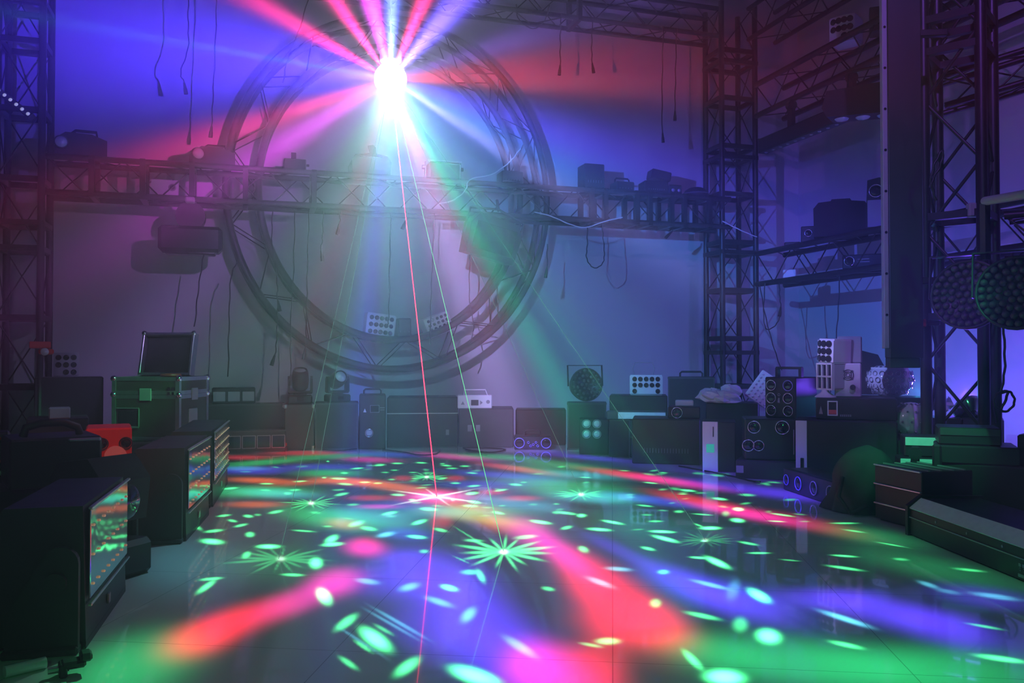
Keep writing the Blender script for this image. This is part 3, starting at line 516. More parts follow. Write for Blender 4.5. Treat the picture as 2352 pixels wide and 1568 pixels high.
nt.links.new(scale(t1.outputs['Color'], P_FLOOR), ad.inputs[0]); nt.links.new(scale(t2.outputs['Color'], P_BEAM), ad.inputs[1])
nt.links.new(ad.outputs[0], em.inputs['Color']); em.inputs['Strength'].default_value = 1.

# the crystal ball that holds the lamp, hung from a cord
def glow_material():
    m = bpy.data.materials.new('glowing_crystal'); m.use_nodes = True; nt = m.node_tree
    for n in list(nt.nodes):
        if n.type != 'OUTPUT_MATERIAL': nt.nodes.remove(n)
    e = nt.nodes.new('ShaderNodeEmission'); e.inputs['Color'].default_value = (.55, .85, 1, 1); e.inputs['Strength'].default_value = 2.2
    tr = nt.nodes.new('ShaderNodeBsdfTransparent'); a = nt.nodes.new('ShaderNodeAddShader')
    nt.links.new(e.outputs[0], a.inputs[0]); nt.links.new(tr.outputs[0], a.inputs[1]); nt.links.new(a.outputs[0], nt.nodes['Material Output'].inputs['Surface'])
    m.cycles.emission_sampling = 'NONE'; MATS['glowing_crystal'] = m
glow_material()
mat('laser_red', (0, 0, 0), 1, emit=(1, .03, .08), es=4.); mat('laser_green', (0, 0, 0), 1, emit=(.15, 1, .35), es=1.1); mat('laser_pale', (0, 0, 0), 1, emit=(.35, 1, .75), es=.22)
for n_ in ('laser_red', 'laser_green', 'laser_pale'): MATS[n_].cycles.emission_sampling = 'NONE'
ball = thing('crystal_ball_light', 'blazing crystal ball light throwing coloured beams over the room', 'disco light', LP)
m = MB()
m.sphere((0, 0, 0), .088, 24, 14)
m.build('crystal_globe', 'glowing_crystal', ball)
MB().lathe([(0, .16), (.05, .16), (.06, .15), (.06, .1), (.045, .085), (0, .085)], 20).build('motor_housing', 'white_plastic', ball)
tag(MB().cyl((LP.x, LP.y, LP.z + .16), (LP.x, LP.y, ZC), .004, n=6).build('hanging_cable', 'cable_white'), 'thin cord holding the crystal ball light from the ceiling', 'cord')
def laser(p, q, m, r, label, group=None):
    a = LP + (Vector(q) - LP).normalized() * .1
    tag(MB().cyl(a, q, r * .6, r, n=5, cap=False).build('laser_glow_tube', m), label, 'laser beam', group)  # glowing tube drawn for laser light scattered by the haze
def fl(px, py): return at_z(px, py, .001)
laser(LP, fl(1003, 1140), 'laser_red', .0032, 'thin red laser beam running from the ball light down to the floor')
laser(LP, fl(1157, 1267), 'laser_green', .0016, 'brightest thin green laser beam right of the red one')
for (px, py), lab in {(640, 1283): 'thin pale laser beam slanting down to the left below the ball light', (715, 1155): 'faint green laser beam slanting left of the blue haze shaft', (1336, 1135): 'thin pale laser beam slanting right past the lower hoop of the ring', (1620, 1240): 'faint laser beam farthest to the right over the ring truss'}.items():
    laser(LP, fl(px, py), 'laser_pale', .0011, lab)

# the other lamps of the room, then two green spots added for the gear
spot('green_wash_lamp', (1.3, -1.5, 2.3), (2.9, 2.4, 0), (.05, 1, .3), LG, 70, .8)
spot('green_wash_lamp', (-.6, -1.9, 2.4), (-.1, 2.2, 0), (.05, 1, .25), LG * .8, 55, .8)
uv = at_d(2225, 915, 6.6)
point('violet_uplight', (uv.x, uv.y, uv.z), (.16, .06, 1), LU, .05)
cv = at_d(2110, 900, 6.9); point('cyan_uplight', (cv.x, cv.y, cv.z), (.05, .5, 1), LU * .12, .04)
spot('blue_wash_lamp', (1.6, 1.2, 4.6), (6.2, 6.3, 1.2), (.35, .12, 1), LBL, 66, .9)
spot('red_wash_lamp', (1.2, .6, 3.9), (-.72, 4.75, .45), (1, .02, .03), LR, 15, .8)
spot('added_green_spot', (2.2, 3.0, 3.6), (-.75, 6.5, .75), (.03, 1, .3), 1300., 9, .7)  # added spot that gives the flight case its green edges
spot('added_green_spot', (1.2, 1.4, 3.4), (3.62, 3.95, .28), (.03, 1, .35), 800., 13, .8)  # added spot that turns the bar strips at the right green

# ------------------------------------------------------------------ gear kit (front of each fixture faces -Y, origin at its base)
def T_(x=0, y=0, z=0, rx=0, ry=0, rz=0): return Matrix.Translation((x, y, z)) @ Matrix.Rotation(rz, 4, 'Z') @ Matrix.Rotation(ry, 4, 'Y') @ Matrix.Rotation(rx, 4, 'X')
def zp(y, D): return EYE.z - (y - 820) * D / F_PX
def spot_at(px, D, z): c = at_d(px, 820, D); return (c.x, c.y, z)
def face(loc, extra=0.): return -math.atan2(loc[0], loc[1]) + extra
def place(pl, pr, yt, yb, D, z=None):
    """width, height and base point of something seen between these pixel columns and rows at depth D"""
    z = zp(yb, D) if z is None else z
    return spot_at((pl + pr) / 2, D, z), (pr - pl) * D / F_PX, zp(yt, D) - z
def handle_mb(w, h, r=.01, y=0, z=0, x=0):
    return MB().tube([(x - w / 2, y, z), (x - w / 2, y, z + h * .7), (x - w / 2 + h * .3, y, z + h), (x + w / 2 - h * .3, y, z + h), (x + w / 2, y, z + h * .7), (x + w / 2, y, z)], r, 6)
def cabinet(name, label, cat, loc, rz, w, h, d, m='black_metal', handle=None, feet=False, trim=None, vents=0, group=None, bev=.008, corners=False):
    t = thing(name, label, cat, loc, rz, group)
    z0 = .012 if feet else 0
    MB().box((0, d / 2, z0 + (h - z0) / 2), (w, d, h - z0), bev).build('body', m, t)
    if feet:
        for i in (-1, 1):
            for j in (.12, .88): MB().cyl((i * w * .42, d * j, 0), (i * w * .42, d * j, z0 + .002), .014, n=8).build('foot', 'black_plastic', t)
    if handle: handle_mb(handle, .05, .009, d / 2, h - .004).build('handle', 'black_plastic', t)
    if trim:
        mb = MB()
        for z in (h - .008, z0 + .008):
            mb.box((0, -.002, z), (w, .006, .014))
            for sx in (-1, 1): mb.box((sx * (w / 2 + .001), d / 2, z), (.006, d, .014))
        for sx in (-1, 1): mb.box((sx * (w / 2 - .006), -.002, h / 2), (.014, .006, h - .01))
        mb.build('edge_trim', trim, t)
    if vents:
        mb = MB()
        for i in range(vents): mb.box((-w * .32 + i * w * .64 / max(1, vents - 1), -.002, h * .3), (.004, .006, h * .1))
        mb.build('vent_slots', 'mid_grey', t)
    if corners:
        for sx in (-1, 1):
            for zz in (z0 + .02, h - .02): MB().box((sx * (w / 2 - .01), .012, zz), (.034, .034, .044), .008).build('corner_guard', 'aluminium', t)
    return t
def lens_ring(t, x, z, r, y=-.004, rm='ring_silver', lm='lens_dark', name='lens', T=None):
    o = MB().lathe([(r * .85, -.004), (r * .8, .0), (r * .5, .004), (0, .006)], 20, T_(x, y, z, rx=PI / 2)).build(name, lm, t)
    MB().torus((x, y - .003, z), r, max(r * .09, .0022), 'y', 24, 6).build('bezel', rm, o)
    return o
def yoke_(t, w, h, z, depth=0., m='black_metal', th=.008, up=True, y=0.):
    """flat U bracket around a fixture"""
    s = 1 if up else -1
    MB().box((-w / 2, y, z + s * h / 2), (th, .03, h)).box((w / 2, y, z + s * h / 2), (th, .03, h)).box((0, y, z + s * h), (w + th, .03, th)).build('yoke', m, t)
def derby(label, loc, rot, w, h, d, cols, rows, r, group=None, skip=(), m='white_plastic', arch=True, lm='lens_dark'):
    """white derby light: curved front full of round holes with lenses, U bracket"""
    t = thing('derby_light', label, 'derby light', loc, group=group, rot=rot)
    n = 10; prof = []
    for i in range(n + 1):
        a = (i / n - .5) * 1.1; prof.append((w / 2 * math.sin(a) / math.sin(.55), (math.cos(.55) - math.cos(a)) * w * .55 if arch else 0))
    poly = prof + [(w / 2, d), (-w / 2, d)]
    MB().prism(poly, 'z', .01, h - .01).prism([(x * .96, y * .96 + .01) for x, y in poly], 'z', 0, h).build('housing', m, t)
    for j in range(rows):
        for i in range(cols):
            if (i, j) in skip: continue
            fx = (i + .5) / cols * 2 - 1; fx *= .88
            a = math.asin(max(-1, min(1, fx * math.sin(.55)))) if arch else 0
            y = (math.cos(.55) - math.cos(a)) * w * .55 if arch else 0
            Tm = T_(w / 2 * fx, y - .003, h * (j + .5) / rows * .9 + h * .05, rz=a) @ T_(rx=PI / 2)
            o = MB().lathe([(0, .002), (r * .55, .005), (r * .85, .0035), (r, .006), (r * 1.12, .004), (r * 1.15, -.004)], 14, Tm).build('lens', lm, t)
    return t
def par_can(label, loc, rot, r, d, name='par_light', group=None, yk=True, m='black_metal', cells=3):
    t = thing(name, label, 'stage light', loc, group=group, rot=rot)          # axis along -Y, centre at origin
    X = T_(rx=PI / 2)
    MB().lathe([(0, -d), (r * .5, -d), (r * .75, -d * .8), (r, -.02), (r, .012), (r * .93, .012), (r * .93, 0), (0, 0)], 28, X).build('housing', m, t)
    g = MB()
    for k in range(cells + 1):
        R = r * .84 * k / cells; c_ = max(1, round(6.28 * k))
        for i in range(c_):
            a = 2 * PI * i / c_; g.lathe([(r * .1, 0), (r * .08, .012), (0, .016)], 8, T_(math.cos(a) * R, -.001, math.sin(a) * R, rx=PI / 2))
    g.build('led_array', 'dark_grey', t)
    if yk:
        MB().box((-r - .014, .03, r * .55), (.006, .03, r * 1.25)).box((r + .014, .03, r * .55), (.006, .03, r * 1.25)).box((0, .03, r * 1.17), (2 * r + .034, .03, .006)).build('yoke', m, t)
    return t
def moving_head(label, loc, rz, s=1., tilt=.5, group=None, m='black_plastic'):
    t = thing('moving_head_light', label, 'stage light', loc, rz, group)
    b = MB().box((0, 0, .045 * s), (.26 * s, .2 * s, .09 * s), .015 * s).build('base', m, t)
    MB().box((0, -.101 * s, .05 * s), (.07 * s, .004, .035 * s)).build('display', 'lens_dark', b)
    y = MB().cyl((0, 0, .088 * s), (0, 0, .11 * s), .07 * s, n=18)
    y.box((0, 0, .12 * s), (.26 * s, .1 * s, .03 * s), .01 * s)
    for sx in (-1, 1):
        y.prism([(-.05 * s, .12 * s), (.05 * s, .12 * s), (.04 * s, .27 * s), (.02 * s, .3 * s), (-.02 * s, .3 * s), (-.04 * s, .27 * s)], 'x', sx * .12 * s - .013 * s, sx * .12 * s + .013 * s)
    y.build('yoke', m, t)
    Tm = T_(0, 0, .26 * s, rx=tilt)
    h = MB().lathe([(0, -.12 * s), (.06 * s, -.12 * s), (.085 * s, -.09 * s), (.095 * s, 0), (.085 * s, .09 * s), (.075 * s, .12 * s), (.068 * s, .12 * s), (.066 * s, .105 * s), (0, .105 * s)], 20, Tm).build('head', m, t)
    MB().lathe([(.064 * s, .106 * s), (.045 * s, .122 * s), (0, .13 * s)], 18, Tm).build('lens', 'lens_clear', h)
    return t
def bar_light(label, A, B, w, h, n, group=None, m='black_metal', name='led_bar', down=(0, 0, -1), lm='lens_clear', lr=None, emit=None):
    """long bar from A to B whose lens row looks along down"""
    A = Vector(A); B = Vector(B); L = (B - A).length; x = (B - A).normalized(); z = -Vector(down); z = (z - x * z.dot(x)).normalized(); y = z.cross(x)
    t = thing(name, label, 'light bar', A, group=group); t.rotation_euler = Matrix((x, y, z)).transposed().to_euler()
    MB().box((L / 2, 0, 0), (L, w, h), .01).box((.006, 0, 0), (.012, w + .008, h + .008), .003).box((L - .006, 0, 0), (.012, w + .008, h + .008), .003).build('housing', m, t)
    MB().box((L / 2, 0, -h / 2 - .001), (L - .03, w * .8, .004)).build('lens_strip', 'dark_grey', t)
    lr = lr or w * .3
    for i in range(n):
        MB().lathe([(lr, 0), (lr * .7, lr * .4), (0, lr * .55)], 12, T_(L * (i + .5) / n, 0, -h / 2 - .002, rx=PI)).build('led', emit or lm, t)
    return t
def cable(label, pts, r=.005, plug=False, m='cable_black', group=None, name='hanging_cable', smooth=6, cat='cable'):
    P = [Vector(p) for p in pts]; Q = []
    for i in range(len(P) - 1):
        a = P[i - 1] if i else P[i] * 2 - P[i + 1]; b, c_ = P[i], P[i + 1]; d = P[i + 2] if i + 2 < len(P) else P[i + 1] * 2 - P[i]
        for k in range(smooth):
            s = k / smooth; Q.append(.5 * ((2 * b) + (c_ - a) * s + (2 * a - 5 * b + 4 * c_ - d) * s * s + (3 * b - a - 3 * c_ + d) * s ** 3))
    Q.append(P[-1])
    Q = [q + Vector((math.sin(i * 1.7 + P[0].x * 9) * .004, 0, 0)) for i, q in enumerate(Q)]
    if not plug:
        return tag(MB().tube(Q, r, 6).build(name, m), label, cat, group)
    o = thing(name, label, cat, Q[0], group=group)
    MB().tube([q - Q[0] for q in Q], r, 6).build('cord', m, o)
    d = (Q[-1] - Q[-2]).normalized(); e = Q[-1] - Q[0]
    MB().cyl(e, e + d * .05, r * 1.6, .014, n=8).cyl(e + d * .05, e + d * .1, .016, .018, n=8).build('plug', m, o)
    return o

# ------------------------------------------------------------------ gear on and under the long truss on the back wall
ZT = zm + .15 + .027
def on_truss(px, y=8.1, z=ZT): c = at_y(px, 400, y); return (c.x, c.y, z)
def lens_lamp(label, px, w, h):
    l = on_truss(px, 8.09); t = thing('lens_light', label, 'stage light', l, .2)
    MB().prism([(-w / 2, 0), (w / 2, 0), (w / 2, h * .62), (w * .2, h * .8), (-w * .3, h * .8), (-w / 2, h * .55)], 'y', -.11, .11).build('housing', 'black_plastic', t)
    o = MB().lathe([(.05, -.01), (.045, .012), (.02, .022), (0, .025)], 20, T_(-w * .38, -.118, h * .42, rx=PI / 2)).build('lens', 'lens_clear', t)
    MB().torus((-w * .38, -.118, h * .42), .05, .007).build('bezel', 'dark_grey', o)
    MB().tube([(-w * .25, 0, h * .75), (-w * .1, 0, h * .98), (w * .3, 0, h), (w * .32, 0, h * .7)], .013, 8).build('handle', 'black_plastic', t)
lens_lamp('black lens light with handle on the truss top beside the left column', 185, .40, .24)
lens_lamp('black lens light on the truss top just left of the big ring', 487, .36, .19)
l = on_truss(379, 7.98, zm - .15 + .03); t = thing('control_box', 'pale grey box with one round hole sitting inside the truss left of the ring', 'box', l, .05)
MB().box((0, .06, .068), (.225, .12, .136), .006).build('body', 'pale_grey', t); MB().torus((.06, -.001, .07), .026, .006).build('fan_ring', 'mid_grey', t)
MB().cyl((.06, 0, .07), (.06, -.004, .07), .022, n=16).build('fan', 'dark_grey', t)
# small projector with bracket
l = on_truss(677, 8.1); t = thing('small_projector', 'small black projector with an upright bracket on the truss left of the ball light', 'projector', l, 0)
MB().box((0, 0, .055), (.2, .16, .11), .008).build('body', 'black_plastic', t); MB().box((-.01, .02, .145), (.045, .02, .08)).build('bracket', 'black_metal', t)
MB().cyl((.1, 0, .07), (.13, 0, .07), .012, n=8).build('knob', 'black_plastic', t)
# drum scanner
l = on_truss(849, 8.1); t = thing('scanner_light', 'rounded black scanner light with a tilted mirror on top, below the ball light', 'stage light', l, 0)
MB().prism([(-.18, 0), (.18, 0), (.185, .12), (.15, .175), (0, .2), (-.15, .175), (-.185, .12)], 'y', -.14, .14).build('housing', 'black_metal', t)
MB().box((0, -.142, .16), (.22, .006, .006)).build('front_edge', 'aluminium', t)
MB().prism([(-.0, .19), (.06, .19), (.055, .28), (.03, .305), (-.015, .295)], 'y', -.02, .02).build('mirror_arm', 'black_metal', t)
# par with yoke on its back
l = on_truss(1017, 8.1); t = thing('flood_light', 'square black flood light with silver top edge on the truss right of the ball light', 'stage light', l, 0)
MB().box((0, 0, .085), (.32, .22, .17), .02).build('housing', 'black_metal', t); MB().box((0, -.1, .176), (.33, .02, .014)).build('top_edge', 'aluminium', t)
MB().box((-.175, 0, .1), (.012, .03, .17)).box((.175, 0, .1), (.012, .03, .17)).build('yoke', 'black_metal', t)
for sx in (-1, 1): MB().cyl((sx * .175, 0, .13), (sx * .205, 0, .13), .02, n=10).build('knob', 'black_plastic', t)
for px, w, h, lab in ((1178, .22, .13, 'plain black box on the truss inside the right side of the ring'), (1366, .22, .26, 'tall black box on the truss right of the ring'),):
    cabinet('effect_box', lab, 'box', on_truss(px, 8.0), 0, w, h, .2, 'black_plastic', feet=True, vents=6)
t = cabinet('effect_box', 'small low black box on the truss with a handle, right of the tall box', 'box', on_truss(1437, 8.0), 0, .2, .1, .18, 'black_plastic', handle=.16, vents=5)
t = cabinet('laser_projector', 'black projector on the truss with its lid tilted up', 'projector', on_truss(1508, 8.0), -.1, .26, .13, .2, 'black_plastic', feet=True, vents=8)
MB().box((0, .1, .2), (.22, .16, .1), .01, T_(ry=.18, x=.03)).build('lid', 'black_plastic', t)
t = cabinet('effect_box', 'small black box with two pale lenses on the truss near the right column', 'box', on_truss(1552, 8.0), 0, .15, .1, .18, 'black_plastic')
for sx in (-1, 1): lens_ring(t, sx * .035, .04, .018, lm='lens_clear')
l = on_truss(1598, 8.1); t = thing('dome_light', 'low black dome light on the truss end beside the right column', 'stage light', l)
MB().lathe([(.14, 0), (.14, .03), (.12, .07), (.07, .1), (0, .11)], 24).build('dome', 'black_plastic', t); MB().lathe([(.145, .03), (.145, .036), (.13, .036)], 24).build('rim', 'mid_grey', t)
# fixtures hung under the truss
c = at_y(438, 552, 8.05); t = thing('hanging_flood_light', 'wide black flood light with round top hanging under the truss left of the ring', 'stage light', (c.x, c.y, zp(583, 7.55)), 0)
MB().box((0, 0, .125), (.53, .2, .23), .03).box((0, 0, .006), (.42, .14, .03), .008).build('housing', 'black_metal', t)
MB().cyl((-.0, -.07, .33), (0, .07, .33), .125, n=24).build('swivel', 'black_metal', t)
MB().cyl((0, 0, .44), (0, 0, zm - .17 - zp(583, 7.55)), .012, n=8).box((0, 0, zm - .16 - zp(583, 7.55)), (.08, .3, .05), .01).build('clamp', 'mid_grey', t)
c = at_y(1128, 550, 7.9); t = thing('hanging_flood_light', 'large tilted black flood light hanging under the truss on the right side of the ring', 'stage light', (c.x, c.y, c.z), rot=(.1, .23, .1))
MB().prism([(-.25, -.19), (.25, -.19), (.27, .1), (.2, .2), (-.2, .21), (-.27, .1)], 'y', -.1, .12).build('housing', 'black_metal', t)
MB().box((0, -.103, 0), (.42, .008, .26), .004).build('front_glass', 'lens_dark', t)
MB().tube([(-.285, 0, 0), (-.285, 0, .24), (0, 0, .3), (.285, 0, .24), (.285, 0, 0)], .012, 8).cyl((0, 0, .29), (0, .12, .4), .016, n=8).build('yoke', 'black_metal', t)
# white lights resting in the ring
HB = RC.z - (rz_ - .29) + .027
l = at_y(869, 787, 8.4); derby('white derby light with fifteen round lenses sitting in the bottom of the ring', (l.x, 8.33, HB + .004), (0, .12, .05), .285, .225, .16, 5, 3, .0195)
l = at_y(1013, 770, 8.4); t = derby('tilted white derby light full of small holes on the right slope of the ring bottom', (l.x + .0, 8.34, HB + .035), (0, -.38, .1), .27, .2, .17, 5, 4, .0135)
s_ = MB()
for j in range(4):
    for i in range(3): s_.lathe([(0, -.008), (.011, -.005), (.0125, .002), (.015, .002)], 10, T_(.137, .04 + i * .05, .03 + j * .047, ry=PI / 2))
s_.build('side_lenses', 'lens_dark', t)
l = at_y(928, 785, 8.4); cabinet('effect_box', 'small dark box between the two white lights in the ring bottom', 'box', (l.x, 8.36, HB), 0, .13, .19, .14, 'dark_grey', vents=3)

# cables: a ladder of drops from the trusses
def drop(label, pts, plug, y=7.93, grp='cables hanging at the back wall', m='cable_black', r=.0055):
    cable(label, [at_y(px, py, y) for px, py in pts], r, plug, m, grp)
for lab, pts, plug in (
    ('long black cable with plug, first from the left at the top of the back wall', [(433, -40), (432, 40), (432, 110), (415, 165), (424, 190)], True),
    ('long black cable dropping past the left side of the ring top', [(498, -40), (496, 60), (490, 200), (486, 290)], True),
    ('slack black cable slanting down behind the upper left of the ring', [(715, -30), (690, 60), (662, 130), (650, 190)], False),
    ('black cable loop under the high truss above the ring', [(1186, 10), (1192, 45), (1225, 66), (1252, 45), (1262, 12)], False),
    ('black cable with plug hanging from the high truss right of the ring', [(1289, 30), (1287, 90), (1287, 150)], True),
    ('shorter black cable with plug just right of another under the high truss', [(1361, 40), (1359, 100), (1360, 145)], True),
    ('long black cable with plug ending lowest under the high truss, left of its neighbour', [(1524, 60), (1521, 180), (1521, 305)], True),
    ('long black cable with plug nearest the right column under the high truss', [(1554, 66), (1552, 160), (1550, 255)], True)):
    drop(lab, pts, plug)
low = [
    ('thin cable down the left edge of the ring to the floor gear', [(545, 600), (530, 640), (526, 740), (524, 865)], False),
    ('cable with a connector inside the left side of the ring', [(626, 485), (625, 560), (636, 640), (637, 690)], True),
    ('cable through the lower left of the ring ending in a plug', [(638, 700), (636, 770), (632, 815)], True),
    ('long cable left of centre in the ring reaching below the outer hoop', [(678, 485), (674, 620), (668, 740), (668, 860)], True),
    ('long cable in the ring, second from the two short plugs', [(710, 485), (706, 620), (704, 720), (702, 800)], True),
    ('cable with plug hanging a little way into the left half of the ring', [(743, 485), (741, 540), (737, 575)], True),
    ('short cable with thick plug under the truss in the ring', [(781, 485), (780, 515)], True),
    ('cable down the blue light shaft to the white derby light', [(898, 488), (895, 600), (893, 720), (890, 748)], False),
    ('very short cable with plug under the middle of the truss', [(934, 486), (934, 505)], True),
    ('cable hanging in the ring to the tilted white derby light', [(998, 490), (993, 600), (990, 700), (988, 790)], False),
    ('cable from the tilted flood light down the right half of the ring', [(1080, 585), (1078, 680), (1088, 750), (1078, 790)], False),
    ('cable with plug below the right edge of the ring', [(1257, 560), (1257, 615)], True),
    ('black cable loop hanging under the truss right of the ring', [(1349, 512), (1349, 560), (1347, 590), (1357, 610), (1370, 615), (1385, 603), (1388, 580), (1385, 540), (1383, 512)], False),
    ('short plug hanging under the truss near the right column', [(1545, 524), (1544, 532)], True),
    ('thin cable hanging from the wide flood light at the left', [(468, 585), (456, 660), (447, 750)], False),
]
for lab, pts, plug in low: drop(lab, pts, plug)
for lab, pts in (('white cable arching over the truss right of the ball light', [(1008, 468), (1040, 460), (1068, 438), (1080, 412), (1130, 400), (1170, 372), (1195, 342)]),
                 ('white cable draped along the lower edge of the truss right of the ring', [(1228, 487), (1265, 496), (1310, 515), (1345, 522), (1390, 508), (1430, 499)]),
                 ('pale cable running down from the truss to the right wall truss', [(1660, 508), (1700, 528), (1738, 544)])):
    cable(lab, [at_y(px, py, 7.9) for px, py in pts], .0055, False, 'cable_white', name='loose_cable')

# ------------------------------------------------------------------ gear standing along the foot of the back wall
def row(name, label, cat, pl, pr, yt, yb, D, d=.35, z=0., rz=None, **k):
    l, W, H = place(pl, pr, yt, yb, D, z); return cabinet(name, label, cat, l, face(l) if rz is None else rz, W, H, d, **k), l, W, H
t, l, W, H = row('blinder_light', 'low black blinder with four square windows on the floor at the back left', 'stage light', 525, 655, 988, 1028, 7.6, .15, m='black_metal')
MB().box((0, -.004, H - .005), (W, .02, .01)).build('top_edge', 'dark_grey', t)
for i in range(4):
    x = -W / 2 + W * (i + .5) / 4; q = .055
    o = MB().box((x, -.003, H * .48), (q * 2, .006, q * 1.9)).build('window', 'lens_dark', t)
    MB().box((x - q, -.006, H * .48), (.006, .006, q * 2)).box((x + q, -.006, H * .48), (.006, .006, q * 2)).box((x, -.006, H * .48 + q), (q * 2, .006, .006)).box((x, -.006, H * .48 - q), (q * 2, .006, .006)).build('window_frame', 'mid_grey', o)
_, l, W, H = row('road_case', 'black road case behind the low four-window blinder', 'case', 470, 652, 928, 1026, 7.9, .28, trim='dark_grey', corners=True, m='black_metal')
CT = H
t, l, W, H2 = row('cell_light', 'small light with three glass cells on the black case right of the open flight case', 'stage light', 490, 585, 890, 930, 7.98, .16, z=CT, m='black_metal')
for i in range(3): MB().box((-W / 2 + W * (i + .5) / 3, -.004, H2 * .45), (W / 3.6, .01, H2 * .6), .004).build('glass_cell', 'lens_clear', t)
_, l, W, H3 = row('road_case', 'dark brown case standing between the blinder and the coiled cables', 'case', 655, 722, 928, 1026, 7.8, .36, m='case_board', corners=True)
moving_head('black moving head light on the brown case, tallest on the left of the row', spot_at(690, 7.98, H3), face(spot_at(690, 8.2, 0)), .85, .4)
_, l, W, H = row('road_case', 'wide black case left of the moving head with the small screen', 'case', 726, 822, 925, 1026, 7.8, .38, m='black_metal', trim='dark_grey')
moving_head('black moving head light lying back on the wide black case', spot_at(775, 7.98, H), face(spot_at(775, 8.2, 0), .4), .8, 1.2)
t, l, W, H = row('effect_box', 'black upright cabinet with a screen and white warning print at the back wall', 'cabinet', 826, 886, 906, 1030, 7.85, .3, m='black_metal', handle=.16)
s1 = MB().box((.02, -.004, H * .74), (.075, .006, .06), .004).build('display', 'lens_dark', t); MB().box((.02, -.003, H * .74), (.085, .004, .07), .004).build('display_frame', 'mid_grey', s1)
MB().prism([(-.085, H * .68), (-.055, H * .68), (-.07, H * .75)], 'y', -.008, -.004).build('warning_mark', 'print_white', t)
MB().box((.09, -.006, H * .76), (.045, .004, .008)).box((.09, -.006, H * .72), (.04, .004, .006)).build('print_lines', 'mid_grey', t)
lens_ring(t, -.03, H * .3, .036, lm='lens_clear')
t, l, W, H = row('road_case', 'long black case with a bright metal edge along the back wall', 'case', 890, 1052, 912, 1028, 8.0, .42, m='black_metal')
MB().box((0, -.005, H * .68), (W, .008, .008)).build('metal_edge', 'aluminium', t); MB().box((W * .35, -.004, H * .3), (.03, .006, .05)).build('latch', 'mid_grey', t)
t, l, W, H = row('road_case', 'dark case under the white power box at the back wall', 'case', 1054, 1180, 938, 1028, 8.0, .42, m='dark_grey')
for x in (-.3, -.15): MB().box((W * x, -.004, H * .5), (.04, .006, .06)).build('latch', 'mid_grey', t)
t, l, W, H5 = row('power_box', 'white power box with handle standing on a dark case at the back wall', 'box', 1051, 1130, 907, 937, 8.0, .2, z=H, m='white_plastic')
MB().tube([(-.1, .02, H5), (-.1, .02, H5 + .05), (.1, .02, H5 + .05), (.12, .02, H5)], .006, 6).build('handle', 'white_plastic', t)
MB().box((0, -.004, H5 * .45), (.07, .006, .05)).build('display', 'dark_grey', t)
MB().prism([(-.13, H5 * .3), (-.095, H5 * .3), (-.112, H5 * .55)], 'y', -.006, -.001).prism([(.05, H5 * .3), (.05, H5 * .6), (.075, H5 * .45)], 'y', -.006, -.001).build('warning_mark', 'mid_grey', t)
MB().cyl((.125, -.004, H5 * .5), (.125, 0, H5 * .5), .018, n=14).build('socket', 'mid_grey', t)
t, l, W, H = row('laser_projector', 'black laser box with two violet ringed lenses on the floor at the back', 'projector', 1181, 1266, 1001, 1030, 7.8, .2, m='black_metal', handle=.14)
for sx in (-1, 1): lens_ring(t, sx * W * .36, H * .5, .045, rm='ring_blue')
for x, z in ((-.04, .55), (.03, .55), (-.02, .3), (.045, .3), (.005, .4)): lens_ring(t, x, H * z, .009, rm='ring_blue')
_, l, W, H = row('road_case', 'long low black case under the round par light', 'case', 1184, 1300, 940, 1022, 8.25, .3, m='black_metal')
_, l, W, H = row('road_case', 'tall black case carrying the round par light', 'case', 1303, 1392, 925, 1030, 7.8, .3, m='black_metal', trim='dark_grey')
c = spot_at(1347, 7.9, H + .165); par_can('large round black par light in its yoke on the tall case', c, (-.1, 0, face(c, .35)), .155, .2)
t, l, W, H = row('effect_box', 'black box with four pale lenses in front of the par light case', 'box', 1330, 1398, 962, 1035, 7.45, .22, m='black_plastic')
for i in (-1, 1):
    for j in (-1, 1): lens_ring(t, i * .045 - .02, H * .72 + j * .045, .036, lm='lens_clear', rm='mid_grey')
t, l, W, H = row('cable_stand', 'small metal stand glinting green beside the four-lens box', 'stand', 1398, 1412, 997, 1032, 7.5, .02, m='aluminium')
_, l, W, H = row('effect_box', 'small black box on the floor left of the large vented case', 'box', 1420, 1452, 1005, 1036, 7.4, .2, m='black_metal', feet=True)
_, l, W, H = row('road_case', 'black case behind the large vented case carrying the white derby light', 'case', 1400, 1532, 908, 1036, 7.75, .35, m='black_metal')
l = spot_at(1484, 7.85, H); derby('white derby light with fourteen lenses on the black case near the right corner', l, (0, 0, face(l)), .30, .185, .14, 5, 3, .0195, skip=((1, 0), (2, 0), (3, 0)))
t = thing('wire_handle', 'thin wire bracket standing up over the white derby light', 'bracket', (l[0], l[1] + .05, l[2] + .185), face(l))
MB().tube([(-.09, 0, 0), (-.1, 0, .06), (-.08, 0, .115), (.08, 0, .115), (.1, 0, .06), (.09, 0, 0)], .0035, 6).build('wire', 'mid_grey', t)
_, l, W, H = row('road_case', 'tallest black case by the foot of the right corner column', 'case', 1535, 1640, 866, 1040, 7.6, .35, m='black_metal', trim='dark_grey', handle=.2)
